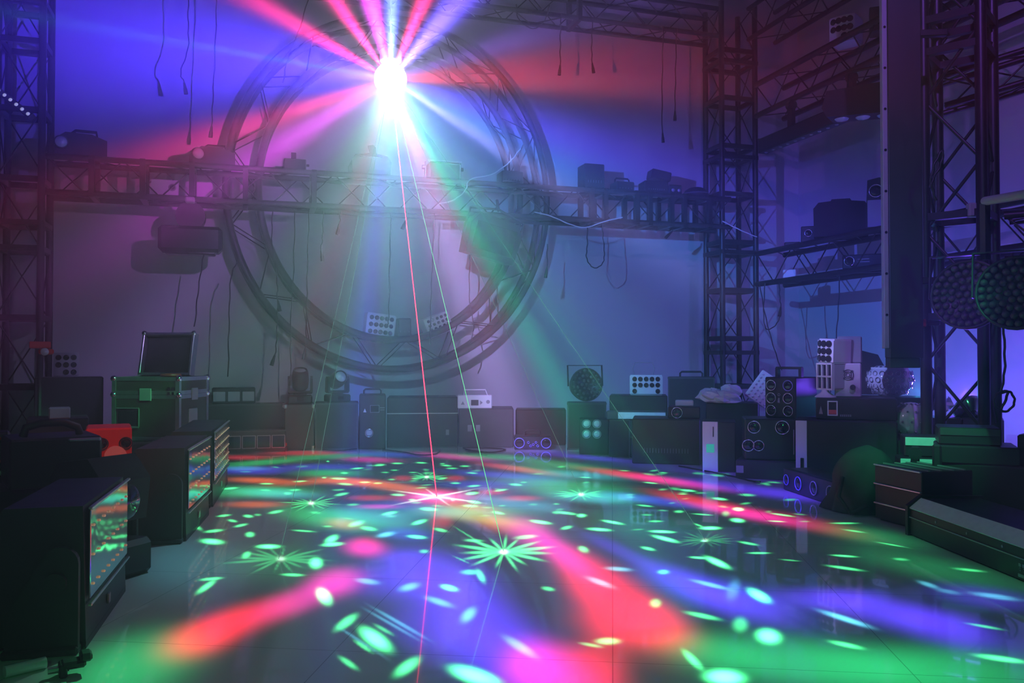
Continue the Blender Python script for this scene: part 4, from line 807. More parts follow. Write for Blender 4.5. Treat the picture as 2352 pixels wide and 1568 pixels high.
# cables lying at the foot of the row
def floor_cable(label, pts, m='cable_black', r=.006): cable(label, [(lambda p: (p.x, p.y, r + .001 + dz))(at_z(px, py, 0)) for px, py, dz in pts], r, False, m, name='floor_cable', smooth=8)
floor_cable('black cable snaking on the floor below the four-window blinder', [(540, 1034, 0), (600, 1032, 0), (640, 1036, 0), (700, 1030, 0), (770, 1036, 0), (820, 1032, 0)])
floor_cable('black cable coil on the floor under the white power box', [(1065, 1030, 0), (1080, 1038, 0), (1130, 1040, 0), (1160, 1034, 0), (1120, 1030, 0), (1075, 1031, .008), (1072, 1036, .012), (1120, 1042, .006)])
floor_cable('black cable on the floor in front of the long case', [(880, 1034, 0), (930, 1040, 0), (960, 1046, 0), (1000, 1044, 0), (1010, 1036, 0)])
t = thing('power_plug', 'small dark plug with a red tip on the floor near the cable', 'plug', at_z(657, 1036, 0))
MB().cyl((0, 0, 0), (0, 0, .05), .022, .016, n=10).build('body', 'black_plastic', t); MB().cyl((0, 0, .05), (0, 0, .075), .007, n=8).build('tip', 'red_plastic_red_light', t)

# ------------------------------------------------------------------ gear stacked at the right
def put(name, label, cat, pl, pr, yt, yb, D, d, z=0., turn=0., **k):
    l, W, H = place(pl, pr, yt, yb, D, z); return cabinet(name, label, cat, l, face(l, turn), W, H, d, **k), l, W, H
t, l, W, HA = put('vented_case', 'large black case with a row of vents on the floor, right of the four-lens box', 'case', 1452, 1606, 962, 1070, 6.75, .4, m='black_metal', vents=16)
t, l, W, HC = put('laser_projector', 'black laser box with one silver ring lens on the large vented case', 'projector', 1534, 1607, 934, 972, 6.8, .28, z=HA, m='black_metal')
lens_ring(t, -.055, HC * .5, .042)
t, l, W, H = put('junction_box', 'small pale box on top of the one-ring laser box', 'box', 1551, 1592, 919, 934, 6.85, .1, z=HA + HC, m='pale_grey')
t, l, W, H = put('wall_washer', 'slim bar light glowing violet, lying left of the one-ring laser box', 'light bar', 1393, 1527, 944, 964, 7.3, .1, z=zp(964, 7.3), m='dark_grey')
MB().box((W * .1, -.003, H * .5), (W * .8, .006, H * .75)).build('lens_strip', 'frosted_strip', t)
_, _, _, _ = put('road_case', 'low black case under the slim violet bar light', 'case', 1398, 1446, 964, 1036, 7.25, .25, m='black_metal')
# box with the bright front strip
t, l, W, HB_ = put('tower_effect', 'upright black fixture with a bright pinkish front strip and a small green screen', 'stage light', 1613, 1688, 968, 1082, 6.3, .3, m='black_metal')
o = MB().box((-W / 2 + .058, -.004, HB_ / 2), (.112, .01, HB_), .003).build('front_strip', 'white_plastic', t)
MB().box((-W / 2 + .058, -.011, HB_ * .47), (.056, .004, .062), .004).build('display', 'screen', t)
MB().box((-W / 2 + .08, -.010, HB_ * .8), (.008, .003, .075)).build('print_line', 'dark_grey', t)
t, l, W, H = put('crystal_board', 'white board of crystal beads leaning over behind the six-ring box', 'crystal light', 1705, 1760, 850, 940, 6.85, .03, z=.492, m='white_plastic')
t.rotation_euler = (-.15, .62, face(l)); m = MB()
for j in range(7):
    for i in range(5): m.sphere((-W * .38 + i * W * .19, -.004, H * (.1 + j * .13)), .009, 7, 5)
m.build('crystal_beads', 'clear_crystal', t)
t, l, W, HK = put('road_case', 'black case holding the plastic wrap behind the six-ring box', 'case', 1622, 1740, 925, 1060, 6.75, .3, m='black_metal')
# crumpled plastic wrap
t = thing('plastic_wrap', 'crumpled pale plastic wrapping on the case left of the crystal panel', 'wrapping', spot_at(1668, 6.8, HK), face(l)); m = MB()
random.seed(11)
for k in range(3):
    n_, mm = 12, 7; vs = []; fs = []
    c0 = ((-.12, .0, .05), (.03, .04, .09), (-.02, -.02, .03))[k]; R_k = (.12, .1, .13)[k]
    for j in range(mm + 1):
        for i in range(n_):
            a = 2 * PI * i / n_; b_ = PI * j / mm; rr_ = R_k * random.uniform(.75, 1.1)
            vs.append((c0[0] + rr_ * math.sin(b_) * math.cos(a), c0[1] + rr_ * .8 * math.sin(b_) * math.sin(a), max(.002, c0[2] + rr_ * .55 * math.cos(b_))))
    for j in range(mm):
        for i in range(n_): fs.append((j * n_ + i, (j + 1) * n_ + i, (j + 1) * n_ + (i + 1) % n_, j * n_ + (i + 1) % n_))
    m.add(vs, fs)
m.build('wrap', 'pale_grey', t)
# ring-lens boxes
t, l, W, HN = put('effect_box', 'low wide black box on the floor left of the three-ring bar', 'box', 1690, 1832, 1058, 1103, 5.9, .36, m='black_metal', turn=-.1)
MB().box((-W * .43, -.003, HN * .5), (.05, .006, .05)).build('label_plate', 'mid_grey', t); MB().box((-W * .1, .1, HN + .002), (.07, .03, .004)).build('top_plate', 'pale_grey', t)
zN = HN
t, l, W, HM = put('ring_effect', 'black box with four thin ring lenses under the six-ring box', 'stage light', 1712, 1832, 962, 1056, 5.95, .32, z=zN, m='black_metal', turn=.1)
for x, z, r_ in ((-.12, .8, .042), (.07, .8, .046), (-.16, .35, .04), (-.09, .35, .036)): lens_ring(t, x, HM * z, r_, rm='ring_silver')
MB().box((W * .4, -.004, HM * .45), (.008, .006, HM * .6), .002).build('edge_strip', 'mid_grey', t)
l, W, HL = place(1735, 1846, 866, 960, 6.05, zN + HM)
t = thing('ring_effect', 'black box with a carry handle and six ring lenses in two columns', 'stage light', l, face(l, -.5))
MB().box((0, .165, HL / 2), (.24, .32, HL), .008).build('body', 'black_metal', t)
MB().box((-.08, .12, HL + .03), (.022, .035, .07)).box((.1, .12, HL + .03), (.022, .035, .07)).box((.01, .12, HL + .065), (.2, .035, .018), .004).build('handle', 'black_plastic', t)
for j in range(3):
    for i in (-1, 1): lens_ring(t, i * .065, HL * (.18 + j * .31), .036, rm='ring_blue' if (i > 0 and j == 2) else 'ring_silver')
m = MB().prism([(-.008, HL * .38), (.008, HL * .38), (.003, HL * .5), (-.003, HL * .5)], 'y', -.017, -.011).torus((0, -.012, HL * .57), .008, .002); m.build('print_mark', 'mid_grey', t)
# big cabinet stack
t, l, W, HO = put('speaker_cabinet', 'large black cabinet with a grey front strip behind the three-ring bar', 'cabinet', 1832, 2050, 966, 1120, 5.5, .32, m='black_metal')
o = MB().box((-W / 2 + .036, -.003, HO / 2), (.07, .008, HO - .01), .002).build('front_strip', 'pale_grey', t); MB().box((-W / 2 + .04, -.009, HO * .35), (.022, .004, .07), .002).build('switch_plate', 'lens_dark', t)
t, l, W, HQ = put('laser_projector', 'black box with a white and red badge on top of the large cabinet', 'projector', 1878, 2052, 914, 965, 5.55, .3, z=HO, m='black_metal')
b_ = MB(); bx_ = -W / 2 + .105
for dx, dz, sx_, sz_ in ((-.028, 0, .008, .09), (.028, 0, .008, .09), (0, .045, .064, .008), (0, -.045, .064, .008)): b_.box((bx_ + dx, -.005, HQ * .52 + dz), (sx_, .006, sz_), .001)
b_.build('badge_frame', 'white_plastic', t)
MB().box((bx_, -.004, HQ * .52 - .024), (.05, .006, .028)).build('badge_fill', 'print_red', t)
MB().prism([(-W / 2 + .02, HQ * .25), (-W / 2 + .045, HQ * .25), (-W / 2 + .032, HQ * .62)], 'y', -.005, -.001).build('warning_mark', 'mid_grey', t)
m = MB()
for i in range(6): m.box((bx_ + .05 + i * .012, -.003, HQ * .2), (.008, .004, .014))
m.build('print_letters', 'mid_grey', t)
ztop = HO + HQ
# tower of two derby lights turned left, on a cone foot, with pale boxes behind
l = spot_at(1895, 5.7, ztop)
t = thing('cone_foot', 'small pale cone foot under the white frame light', 'stand', l); MB().lathe([(.07, 0), (.065, .006), (.025, .035), (.022, .05), (0, .05)], 20).build('cone', 'white_plastic', t)
t = thing('frame_light', 'white light with six tall window panes on the cone foot', 'derby light', (l[0], l[1], ztop + .05), face(l, -.9))
MB().box((0, .09, .088), (.15, .16, .17), .008).build('body', 'pale_grey', t)
m = MB()
for x in (-.075, -.025, .025, .075): m.box((x, 0, .088), (.009, .02, .175))
for z in (.003, .088, .173): m.box((0, 0, z), (.16, .02, .01))
m.build('front_frame', 'white_plastic', t)
for i in range(3):
    for j in range(2): MB().box((-.05 + i * .05, .004, .045 + j * .085), (.038, .006, .07)).build('pane', 'lens_dark', t)
derby('white derby light with nine round lenses, topmost of the tower on the right', (l[0], l[1], ztop + .226), (0, .05, face(l, -.9)), .16, .165, .14, 3, 3, .02)
t, l2, W, H = put('control_box', 'pale box with a round fan grille right of the white light tower', 'box', 1918, 1976, 834, 900, 5.65, .16, z=ztop + .0, m='pale_grey')
m = MB()
for r_ in (.012, .022, .034): m.torus((0, -.003, H * .66), r_, .0025)
for a in range(4): m.box((math.cos(a * PI / 2 + .78) * .034, -.003, H * .66 + math.sin(a * PI / 2 + .78) * .034), (.014, .005, .014))
m.build('fan_grille', 'dark_grey', t)
MB().cyl((.03, 0, H * .3), (.03, -.03, H * .3), .018, n=12).build('knob', 'black_plastic', t)
t, _, W, H6 = put('control_box', 'dim grey box stacked behind, over the fan grille box', 'box', 1925, 1978, 772, 832, 5.68, .14, z=ztop + H, m='mid_grey')
t = thing('black_hood', 'tall dark folded hood behind the crystal globe', 'hood', spot_at(2000, 6.38, zp(912, 5.95)), face(l2))
MB().prism([(-.11, 0), (.1, 0), (.12, .16), (.05, .3), (-.06, .33), (-.13, .2)], 'y', 0, .05).build('shell', 'black_cloth', t)
put('effect_box', 'black box under the dark hood and the crystal globe', 'box', 1960, 2110, 912, 1040, 5.95, .35, m='black_metal')
# crystal globe
l = spot_at(2043, 6.12, ztop + .0)
l = (l[0], l[1], zp(912, 5.95) + .0)
t = thing('crystal_globe_light', 'large crystal globe light with a white ring of round holes on top', 'disco light', l, 0)
MB().lathe([(.06, 0), (.1, .02), (.145, .07), (.16, .12), (.15, .17), (.115, .205), (.08, .21), (0, .21)], 32).build('globe', 'clear_crystal', t)
m = MB(); 
for j, (r_, z) in enumerate(((.118, .035), (.148, .075), (.161, .12), (.152, .165))):
    for i in range(18):
        a = 2 * PI * (i + .5 * (j % 2)) / 18; m.torus((0, 0, 0), .017, .003, 'y', 10, 4, T_(math.cos(a) * r_, math.sin(a) * r_, z, rz=a + PI / 2))
m.build('lens_rings', 'chrome', t)
m = MB().lathe([(.125, .195), (.125, .207), (.08, .218), (.0, .222)], 32)
m.build('top_cap', 'white_plastic', t)
m = MB()
for i in range(20): a = 2 * PI * i / 20; m.cyl((math.cos(a) * .108, math.sin(a) * .108, .2), (math.cos(a) * .112, math.sin(a) * .112, .2135), .009, n=8)
m.build('top_holes', 'lens_dark', t)
t = thing('crystal_globe_light', 'smaller crystal globe light half hidden below the large one', 'disco light', spot_at(2090, 5.53, zp(1012, 5.4)), 0)
MB().sphere((0, 0, .12), .12, 20, 12).build('globe', 'clear_crystal', t)
m = MB()
for j in range(4):
    for i in range(14):
        b_ = .5 + j * .55; a = 2 * PI * (i + .5 * (j % 2)) / 14; m.sphere((math.sin(b_) * math.cos(a) * .122, math.sin(b_) * math.sin(a) * .122, .12 + .122 * math.cos(b_)), .008, 6, 4)
tag(m.build('facets', 'chrome', t), kind='stuff')
put('road_case', 'black case under the smaller crystal globe', 'case', 2062, 2118, 1012, 1100, 5.4, .26, m='black_metal')
# three ring bar
l, W, H = place(1800, 1925, 1092, 1130, 5.15, 0); A_ = at_z(1800, 1124, 0); B_ = at_z(1930, 1168, 0)
t = thing('ring_bar', 'low black bar with four ring lenses curving along the floor at the right', 'light bar', ((A_.x + B_.x) / 2, (A_.y + B_.y) / 2, 0), math.atan2(B_.y - A_.y, B_.x - A_.x))
W = (B_ - A_).length; MB().prism([(-W / 2, -.0), (W / 2, 0), (W / 2, .2), (-W / 2, .2)], 'z', .004, .135).box((0, .1, .139), (W * .9, .16, .008)).build('body', 'black_metal', t)
for x, r_, mm in ((-W * .43, .032, 'ring_blue'), (-W * .2, .04, 'ring_blue'), (W * .08, .04, 'mid_grey'), (W * .36, .042, 'mid_grey')): lens_ring(t, x, .07, r_, rm=mm)
# dark cloth bag
t = thing('cloth_bag', 'slumped dark cloth bag between the three-ring bar and the ribbed box', 'bag', at_z(1972, 1182, 0), face(at_z(1972, 1182, 0)))
vs, fs, n_, mm = [], [], 22, 14; random.seed(5)
for j in range(mm + 1):
    h_ = j / mm; rad = (1 - h_ ** 2.2) ** .5 * .17 + .012
    for i in range(n_):
        a = 2 * PI * i / n_; f_ = 1 + .16 * math.sin(a * 3 + h_ * 4) + .08 * math.sin(a * 7 - h_ * 6)
        vs.append((rad * f_ * math.cos(a) + h_ * .05, rad * .7 * f_ * math.sin(a) + .12, .005 + h_ * .36))
for j in range(mm):
    for i in range(n_): fs.append((j * n_ + i, j * n_ + (i + 1) % n_, (j + 1) * n_ + (i + 1) % n_, (j + 1) * n_ + i))
fs.append(tuple(range(mm * n_, mm * n_ + n_)))
MB().add(vs, fs, True).build('cloth', 'bag_cloth', t); MB().tube([(-.08, 0, .2), (-.1, -.06, .1), (-.04, -.08, .02), (.04, -.05, .06)], .012, 6).build('strap', 'black_cloth', t)
# ribbed box
A_ = at_z(2010, 1192, 0); B_ = at_z(2118, 1222, 0); W = (B_ - A_).length
t = thing('ribbed_box', 'black box with bright ribbed edges between the bag and the long panel light', 'case', A_, math.atan2(B_.y - A_.y, B_.x - A_.x))
MB().box((W / 2, .15, .15), (W, .3, .28), .004).box((W / 2, .15, .006), (W * .9, .26, .012)).build('body', 'black_metal', t)
for z in (.09, .19, .288): MB().box((W / 2, -.004, z), (W, .012, .008), .002).build('rib', 'aluminium', t)
m = MB()
for k in range(4): m.box((W / 2, .05 + k * .07, .293), (W * .96, .01, .006))
m.build('top_ribs', 'mid_grey', t)
# long panel light running toward the camera
A_ = at_z(2088, 1228, 0); B_ = at_z(2420, 1366, 0); W = (B_ - A_).length
t = thing('panel_light', 'long black panel light with a pale slanted strip, nearest on the right', 'light bar', A_, math.atan2(B_.y - A_.y, B_.x - A_.x))
MB().prism([(0, .006), (.34, .006), (.34, .175), (.06, .175), (.0, .125)], 'x', 0, W).build('body', 'black_metal', t)
MB().prism([(-.002, .128), (.054, .174), (.052, .179), (-.006, .132)], 'x', .015, W - .02).build('front_strip', 'frosted_strip', t)
MB().box((W / 2, -.003, .088), (W, .006, .004)).build('seam_edge', 'mid_grey', t)
for x in (0, W): MB().prism([(-.012, 0), (.36, 0), (.36, .185), (.055, .19), (-.012, .14)], 'x', x - .012, x + .012).build('end_plate', 'black_plastic', t)
m = MB()
for x in (.25, .5, .75, 1.): m.cyl((W * x * .95, -.003, .108), (W * x * .95, .004, .108), .006, n=6)
m.build('screws', 'mid_grey', t)
xs_ = W * .82
m = MB()
for k in range(3): m.box((xs_ + k * .022, -.002, .062), (.014, .004, .012)).torus((xs_ + k * .022, -.001, .045), .006, .0015, 'y', 8, 4)
m.box((xs_ + .02, -.002, .022), (.06, .004, .012)).build('approval_marks', 'mid_grey', t)
# heap of black bars behind
def slab(label, pl, pr, yt, yb, D, d, z, strip=None, turn=0., name='panel_light', m='black_metal', cat='light bar'):
    t, l, W, H = put(name, label, cat, pl, pr, yt, yb, D, d, z=z, m=m, turn=turn)
    if strip: MB().box((0, -.003, H * .75), (W * .96, .008, H * .4), .002).build('front_strip', strip, t)
    return z + H
z1 = slab('black cabinet under the green-lit bars at the right', 2070, 2125, 1078, 1150, 4.85, .2, 0, name='road_case', cat='case')
z2 = slab('green-lit bar light lowest of the pair behind the ribbed box', 2068, 2150, 1052, 1078, 4.8, .2, z1, 'frosted_strip', .15)
z3 = slab('green-lit bar light upper of the pair behind the ribbed box', 2080, 2182, 1002, 1034, 4.85, .18, z2 + .0, 'frosted_strip', .15)
w1 = slab('deep black case behind the long panel light', 2172, 2420, 1070, 1180, 4.35, .45, 0, name='road_case', cat='case')
w2 = slab('wide black panel light stacked on the deep black case', 2160, 2330, 1025, 1070, 4.4, .3, w1, None, .1)
w3 = slab('flat dark bar light topmost of the stack by the truss foot', 2162, 2290, 982, 1016, 4.45, .25, w2, 'dark_grey', .1)
slab('black case at the right edge with a pale corner', 2340, 2430, 1000, 1072, 4.3, .3, w1, None, -.2, name='road_case', cat='case')
t = thing('clamp_bracket', 'upright dark clamp with rounded top in front of the lower green-lit bar', 'clamp', spot_at(2100, 4.7, z1 * 0), face(spot_at(2100, 4.7, 0)))
MB().box((0, 0, z2 / 2 + .04), (.045, .03, z2 + .08), .008).cyl((0, -.02, z2 + .04), (0, .02, z2 + .04), .035, n=16).build('arm', 'black_plastic', t)
t = thing('clamp_bracket', 'upright dark clamp beside the rounded one, right of the green-lit bars', 'clamp', spot_at(2150, 4.4, 0), face(spot_at(2150, 4.4, 0)))
MB().box((0, 0, .2), (.045, .03, .4), .01).build('arm', 'black_plastic', t)
floor_cable('thin black cable on the floor before the pinkish strip fixture', [(1560, 1072, 0), (1620, 1083, 0), (1680, 1095, 0), (1725, 1106, 0), (1745, 1112, .01)])

# ------------------------------------------------------------------ on the right wall trusses
def rw(px, X=5.43, z=0): c = at_x(px, 600, X); return (c.x, c.y, z)
ZL = 1.8 + .165 + .031
t = cabinet('effect_box', 'flat dark box on the lower right truss nearest the corner', 'box', rw(1820, 5.4, ZL), face(rw(1820)), .16, .05, .2, 'black_plastic')
t = cabinet('ring_effect', 'small black box with one ring lens on the lower right truss', 'stage light', rw(1857, 5.38, ZL), face(rw(1857)), .14, .17, .2, 'black_plastic'); lens_ring(t, 0, .1, .034, rm='ring_silver')
l = rw(1932, 5.38, ZL); t = thing('moving_head_case', 'big rounded black fixture on the lower right truss', 'stage light', l, face(l))
MB().prism([(-.24, 0), (.24, 0), (.245, .26), (.21, .315), (0, .34), (-.2, .325), (-.245, .27)], 'y', -.05, .3).build('housing', 'black_cloth', t); MB().tube([(-.1, .12, .33), (-.08, .12, .37), (.08, .12, .37), (.1, .12, .33)], .01, 6).build('handle', 'black_plastic', t)
l = rw(2013, 5.38, ZL); t = thing('scanner_light', 'tall black scanner with a shiny ring lens and blue front on the lower right truss', 'stage light', l, face(l))
MB().prism([(-.09, 0), (.1, 0), (.1, .42), (.03, .46), (-.07, .44)], 'y', -.03, .25).build('housing', 'black_metal', t)
MB().box((-.01, -.033, .14), (.12, .006, .24), .004).build('front_plate', 'mid_grey', t); lens_ring(t, -.0, .34, .055, y=-.036)
ZB = 1.8 - .165 + .031
l = rw(1983, 5.4, ZB); t = cabinet('laser_projector', 'black laser with a toothed ring lens inside the lower right truss', 'projector', l, face(l), .36, .13, .22, 'black_metal'); lens_ring(t, -.12, .07, .042)
MB().box((.0, -.003, .085), (.1, .004, .006)).box((.0, -.003, .06), (.1, .004, .006)).build('print_line', 'mid_grey', t)
l = rw(1813, 5.4, ZB); cabinet('junction_box', 'small white box inside the lower right truss', 'box', l, face(l), .13, .1, .12, 'white_plastic')
# upper truss: long bar hung by two clamps, blinder, derby
bar = bar_light('long black light bar with a row of lenses hung under the upper right truss', (5.25, at_x(1752, 350, 5.25).y, 3.1), (5.25, at_x(1975, 260, 5.25).y, 3.1), .12, .15, 12, lm='lens_clear', lr=.02)
for x in (.5, 1.4):
    b_ = MB().box((x, 0, .16), (.08, .04, .2)).cyl((x - .03, 0, .3), (x + .03, 0, .3), .05, n=14); b_.build('clamp', 'black_metal', bar)
l = at_x(2020, 235, 5.0); t = thing('blinder_light', 'black blinder with round lenses facing down under the upper right truss', 'stage light', (5.0, l.y, l.z), face(l, -.2))
MB().prism([(-.4, -.08), (.42, -.14), (.46, -.02), (.4, .14), (-.4, .14), (-.44, .0)], 'y', -.1, .12).build('housing', 'black_metal', t)
for k in range(4): MB().lathe([(.06, 0), (.045, .015), (0, .025)], 16, T_(-.3 + k * .17, 0, -.09 - k * .012, rx=PI)).build('lens', 'lens_clear', t)
MB().tube([(-.25, 0, .14), (-.25, 0, .3), (.25, 0, .3), (.25, 0, .14)], .012, 6).cyl((0, 0, .3), (.2, .1, .42), .015, n=8).build('yoke', 'black_metal', t)
l = at_x(1918, 100, 5.28); derby('white derby light with ten lenses standing on the upper right truss', (5.36, l.y, 3.63 + .17 + .032), (0, 0, face(l, -.35)), .24, .25, .22, 4, 3, .026, skip=((0, 0), (1, 0)))
l = at_x(1952, 90, 5.4); cabinet('effect_box', 'dark box behind the white derby light on the upper right truss', 'box', (5.5, l.y - .3, 3.63 + .17 + .032), face(l), .2, .22, .2, 'dark_grey')
# cables by the right wall
for lab, pts, plug in (('black cable slanting from the lower right truss down to the six-ring box', [(1745, 652), (1757, 720), (1775, 790), (1795, 850)], False),
                       ('black cable with a plug hanging under the lower right truss', [(1790, 648), (1791, 680), (1794, 705)], True),
                       ('slack black loop under the lower right truss at the corner', [(1757, 650), (1754, 720), (1760, 755), (1780, 748), (1793, 725)], False),
                       ('long black cable past the white light tower on the right', [(1929, 635), (1925, 720), (1918, 800), (1910, 870), (1906, 912)], False)):
    cable(lab, [at_x(px, py, 5.2) for px, py in pts], .006, plug, name='hanging_cable', group='cables by the right wall')
# ------------------------------------------------------------------ near column: hanging panel, booms and pars
C = Vector((nc.x, nc.y, 0)); cr = Vector((math.cos(YAW), -math.sin(YAW), 0)); cf = Vector((math.sin(YAW), math.cos(YAW), 0))
l = at_d(2080, 820, 4.9); D_ = 4.9
t = thing('lighting_tower', 'tall black panel hanging beside the near truss column, its foot above the gear', 'panel', (l.x, l.y, zp(822, D_)), -YAW - .12)
hh = 3.55
MB().box((.008, .05, hh / 2), (.185, .1, hh), .004).build('panel', 'black_metal', t); MB().box((0, .05, -.028), (.17, .08, .058), .004).build('foot_block', 'black_plastic', t)
o = MB().box((-.1, .03, hh / 2 + .02), (.028, .05, hh * .98), .003).build('side_rail', 'mid_grey', t)
m = MB()
for k in range(14): m.cyl((-.1, .003, .25 + k * .24), (-.1, .008, .25 + k * .24), .008, n=8)
m.build('rail_holes', 'lens_dark', t)
for z in (.45, 1.9, 3.2): MB().box((.17, .06, z), (.19, .04, .04), .005).build('clamp_arm', 'black_metal', t)
t = thing('red_clamp', 'dull red clamp on the edge of the near truss column', 'clamp', tuple(C - cr * .27 - cf * .02 + Vector((0, 0, 1.03))), -YAW)
MB().box((0, -.03, .03), (.05, .04, .05), .006).build('body', 'clamp_red', t); MB().box((.07, -.03, .03), (.09, .03, .03), .008).build('jaw', 'black_metal', t)
# horizontal truss from the column toward the right
e = C + cr * 1.5 - cf * 1.2
truss('box_truss', 'black box truss running right from the near column at chest height', C + Vector((0, 0, 1.55)) + cr * .17 - cf * .22, e + Vector((0, 0, 1.55)), .26, .26, rc=.024)
truss('box_truss', 'black box truss crossing high behind the near column toward the right edge', C + Vector((0, 0, 2.62)) + cr * .1 + cf * .42, C + cr * 1.5 - cf * .2 + Vector((0, 0, 2.95)), .2, .2, rc=.022)
for (px, py, D_, r_), lab in (((2222, 676, 4.6, .19), 'large round black par light hanging right of the near column'), ((2335, 672, 3.75, .165), 'round black par light at the right edge showing its led face')):
    c = at_d(px, py, D_); par_can(lab, c, (-.1, 0, face(c, -.3 if px < 2300 else -.15)), r_, .22, m='black_metal', cells=4)
t = thing('scaffold_pipe', 'bright-topped pipe sticking in from the right edge', 'pipe', at_d(2262, 462, 3.9)); a = Vector(at_d(2262, 462, 3.9)); b = Vector(at_d(2450, 430, 3.3))
MB().cyl((0, 0, 0), b - a, .02, n=12).build('tube', 'mid_grey', t); MB().box((.0, 0, -.14), (.03, .03, .26)).build('post', 'black_metal', t)
cabinet('junction_box', 'small violet-lit box clamped to the near column', 'box', tuple(C - cf * .22 + cr * -.02 + Vector((0, 0, zp(470, 4.7)))), -YAW, .07, .085, .05, 'mid_grey')
for lab, pts in (('cable bundle curling inside the near column', [(2135, 430), (2145, 380), (2165, 345), (2160, 380), (2140, 420), (2150, 460)]), ('black cable hanging from the right par light to the gear', [(2305, 750), (2308, 840), (2300, 900)]), ('coil of black cable hanging low at the right edge', [(2290, 905), (2320, 900), (2330, 925), (2310, 945), (2285, 930), (2290, 905), (2315, 900), (2300, 940)])):
    cable(lab, [at_d(px, py, 4.6) for px, py in pts], .007, False, name='loose_cable', group='cables at the near column')
# gear glowing violet behind the column
for px, D_, z, lab in ((2160, 6.0, 0, 'dark case carrying the small crystal heap behind the near column'), (2255, 5.9, 0, 'dark case behind the right chord of the near column')):
    l = spot_at(px, D_, 0); cabinet('road_case', lab, 'case', l, face(l), .26, .42, .3, 'black_metal')
t = thing('crystal_heap', 'cluster of crystal pieces glinting violet behind the near column', 'crystal light', spot_at(2160, 6.1, .42)); m = MB(); random.seed(9)
for k in range(16): m.add(*(lambda c_, r_: ([(c_[0] + x * r_, c_[1] + y * r_, c_[2] + z * r_) for x, y, z in ((1, 0, 0), (-1, 0, 0), (0, 1, 0), (0, -1, 0), (0, 0, 1.6), (0, 0, -.8))], [(0, 2, 4), (2, 1, 4), (1, 3, 4), (3, 0, 4), (2, 0, 5), (1, 2, 5), (3, 1, 5), (0, 3, 5)]))((random.uniform(-.12, .12), random.uniform(-.08, .08), random.uniform(.03, .13)), random.uniform(.02, .04)))
m.build('crystals', 'clear_crystal', t)
t = thing('round_reflector', 'tilted round reflector light behind the near column', 'stage light', spot_at(2240, 6.0, .42), rot=(-.9, .4, 0))
MB().lathe([(.03, -.05), (.1, 0), (.11, .02), (.1, .02), (.03, -.03), (0, -.03)], 24, T_(0, 0, .1)).build('reflector', 'chrome', t); MB().box((0, 0, .03), (.05, .05, .06), .005).build('foot', 'black_metal', t)

# ------------------------------------------------------------------ row of matrix panels at the left, facing the dance floor
def matrix_panel(label, A, B, h, cells, rough, split=.3, lit=None, group='matrix panels along the left side', arms=(1, 1)):
    """A near bottom corner, B far bottom corner of the face; body extends to the left"""
    A = Vector(A); B = Vector(B); L = (B - A).length
    t = thing('matrix_panel', label, 'stage light', A, math.atan2(B.y - A.y, B.x - A.x), group)      # local x along the face, +y behind it
    b = MB().prism([(0, .02), (.0, .0), (.012, h), (.22, h), (.26, h * .8), (.26, .02)], 'x', .03, L - .03)
    b.build('housing', 'black_metal', t)
    z0 = h * split
    MB().box((L / 2, -.004, (z0 + h) / 2), (L - .1, .006, h - z0 - .03), .002).build('mirror_face', rough, t)
    for z in (z0, h - .008): MB().box((L / 2, -.008, z), (L - .07, .012, .008), .002).build('face_rail', 'aluminium', t)
    rows_, cols_ = cells; led = None
    for j in range(rows_):
        for i in range(cols_):
            o = MB().sphere((0, 0, 0), .0045, 6, 4).build('led', 'led_glint', t) if led is None else led.copy()
            if led is not None: COL.objects.link(o); o.parent = t
            led = o; o.location = (.08 + (L - .16) * i / (cols_ - 1), -.009, z0 + (h - z0 - .03) * (j + .6) / rows_)
    MB().box((L * .5, -.003, z0 * .5), (.03, .005, .03)).build('badge', 'mid_grey', t)
    for k, x in enumerate((-.005, L + .005)):
        if arms[k]:
            n = 10; pts = [(.012, .02), (.012, h * .62)] + [(.062 - .05 * math.cos(PI * i / n), h * .62 + .05 * math.sin(PI * i / n)) for i in range(1, n)] + [(.112, h * .62), (.2, h * .3), (.2, .02)]
            MB().prism(pts, 'x', x - .012, x + .012).box((x, .11, .012), (.05, .2, .024), .006).build('yoke_arm', 'black_plastic', t)
            MB().cyl((x - (.03 if k == 0 else -.03), .07, h * .5), (x, .07, h * .5), .03, n=12).build('knob', 'black_plastic', t)
    return t
mat('led_glint', (.8, .6, .5), .2, emit=(1, .5, .3), es=.22)  # emission stands for light reflected off the led dots
mat('mirror_soft', (.7, .7, .7), .13, 1., noise=(7, .5)); mat('mirror_cells', (.6, .6, .62), .22, 1., noise=(40, .5))
def wavy(name, base, rough, sc, st):
    m = mat(name, base, rough, 1.); nt = m.node_tree; tc = nt.nodes.new('ShaderNodeTexCoord'); n = nt.nodes.new('ShaderNodeTexNoise'); n.inputs['Scale'].default_value = sc; n.inputs['Detail'].default_value = 1
    bp = nt.nodes.new('ShaderNodeBump'); bp.inputs['Strength'].default_value = st; bp.inputs['Distance'].default_value = .03
    nt.links.new(tc.outputs['Object'], n.inputs['Vector']); nt.links.new(n.outputs['Fac'], bp.inputs['Height']); nt.links.new(bp.outputs['Normal'], nt.nodes['Principled BSDF'].inputs['Normal'])
wavy('wavy_foil', (.72, .72, .72), .1, 5, .15); wavy('wavy_cells', (.7, .7, .74), .18, 30, .3)
def fl0(px, py): p = at_z(px, py, 0); return p
matrix_panel('matrix panel with wavy mirror face and three rows of glinting dots, nearest at the left', fl0(192, 1497), fl0(292, 1352), .415, (3, 8), 'wavy_foil')
matrix_panel('matrix panel with mirror face, second from the front at the left', fl0(425, 1246), fl0(482, 1180), .43, (4, 8), 'wavy_foil')
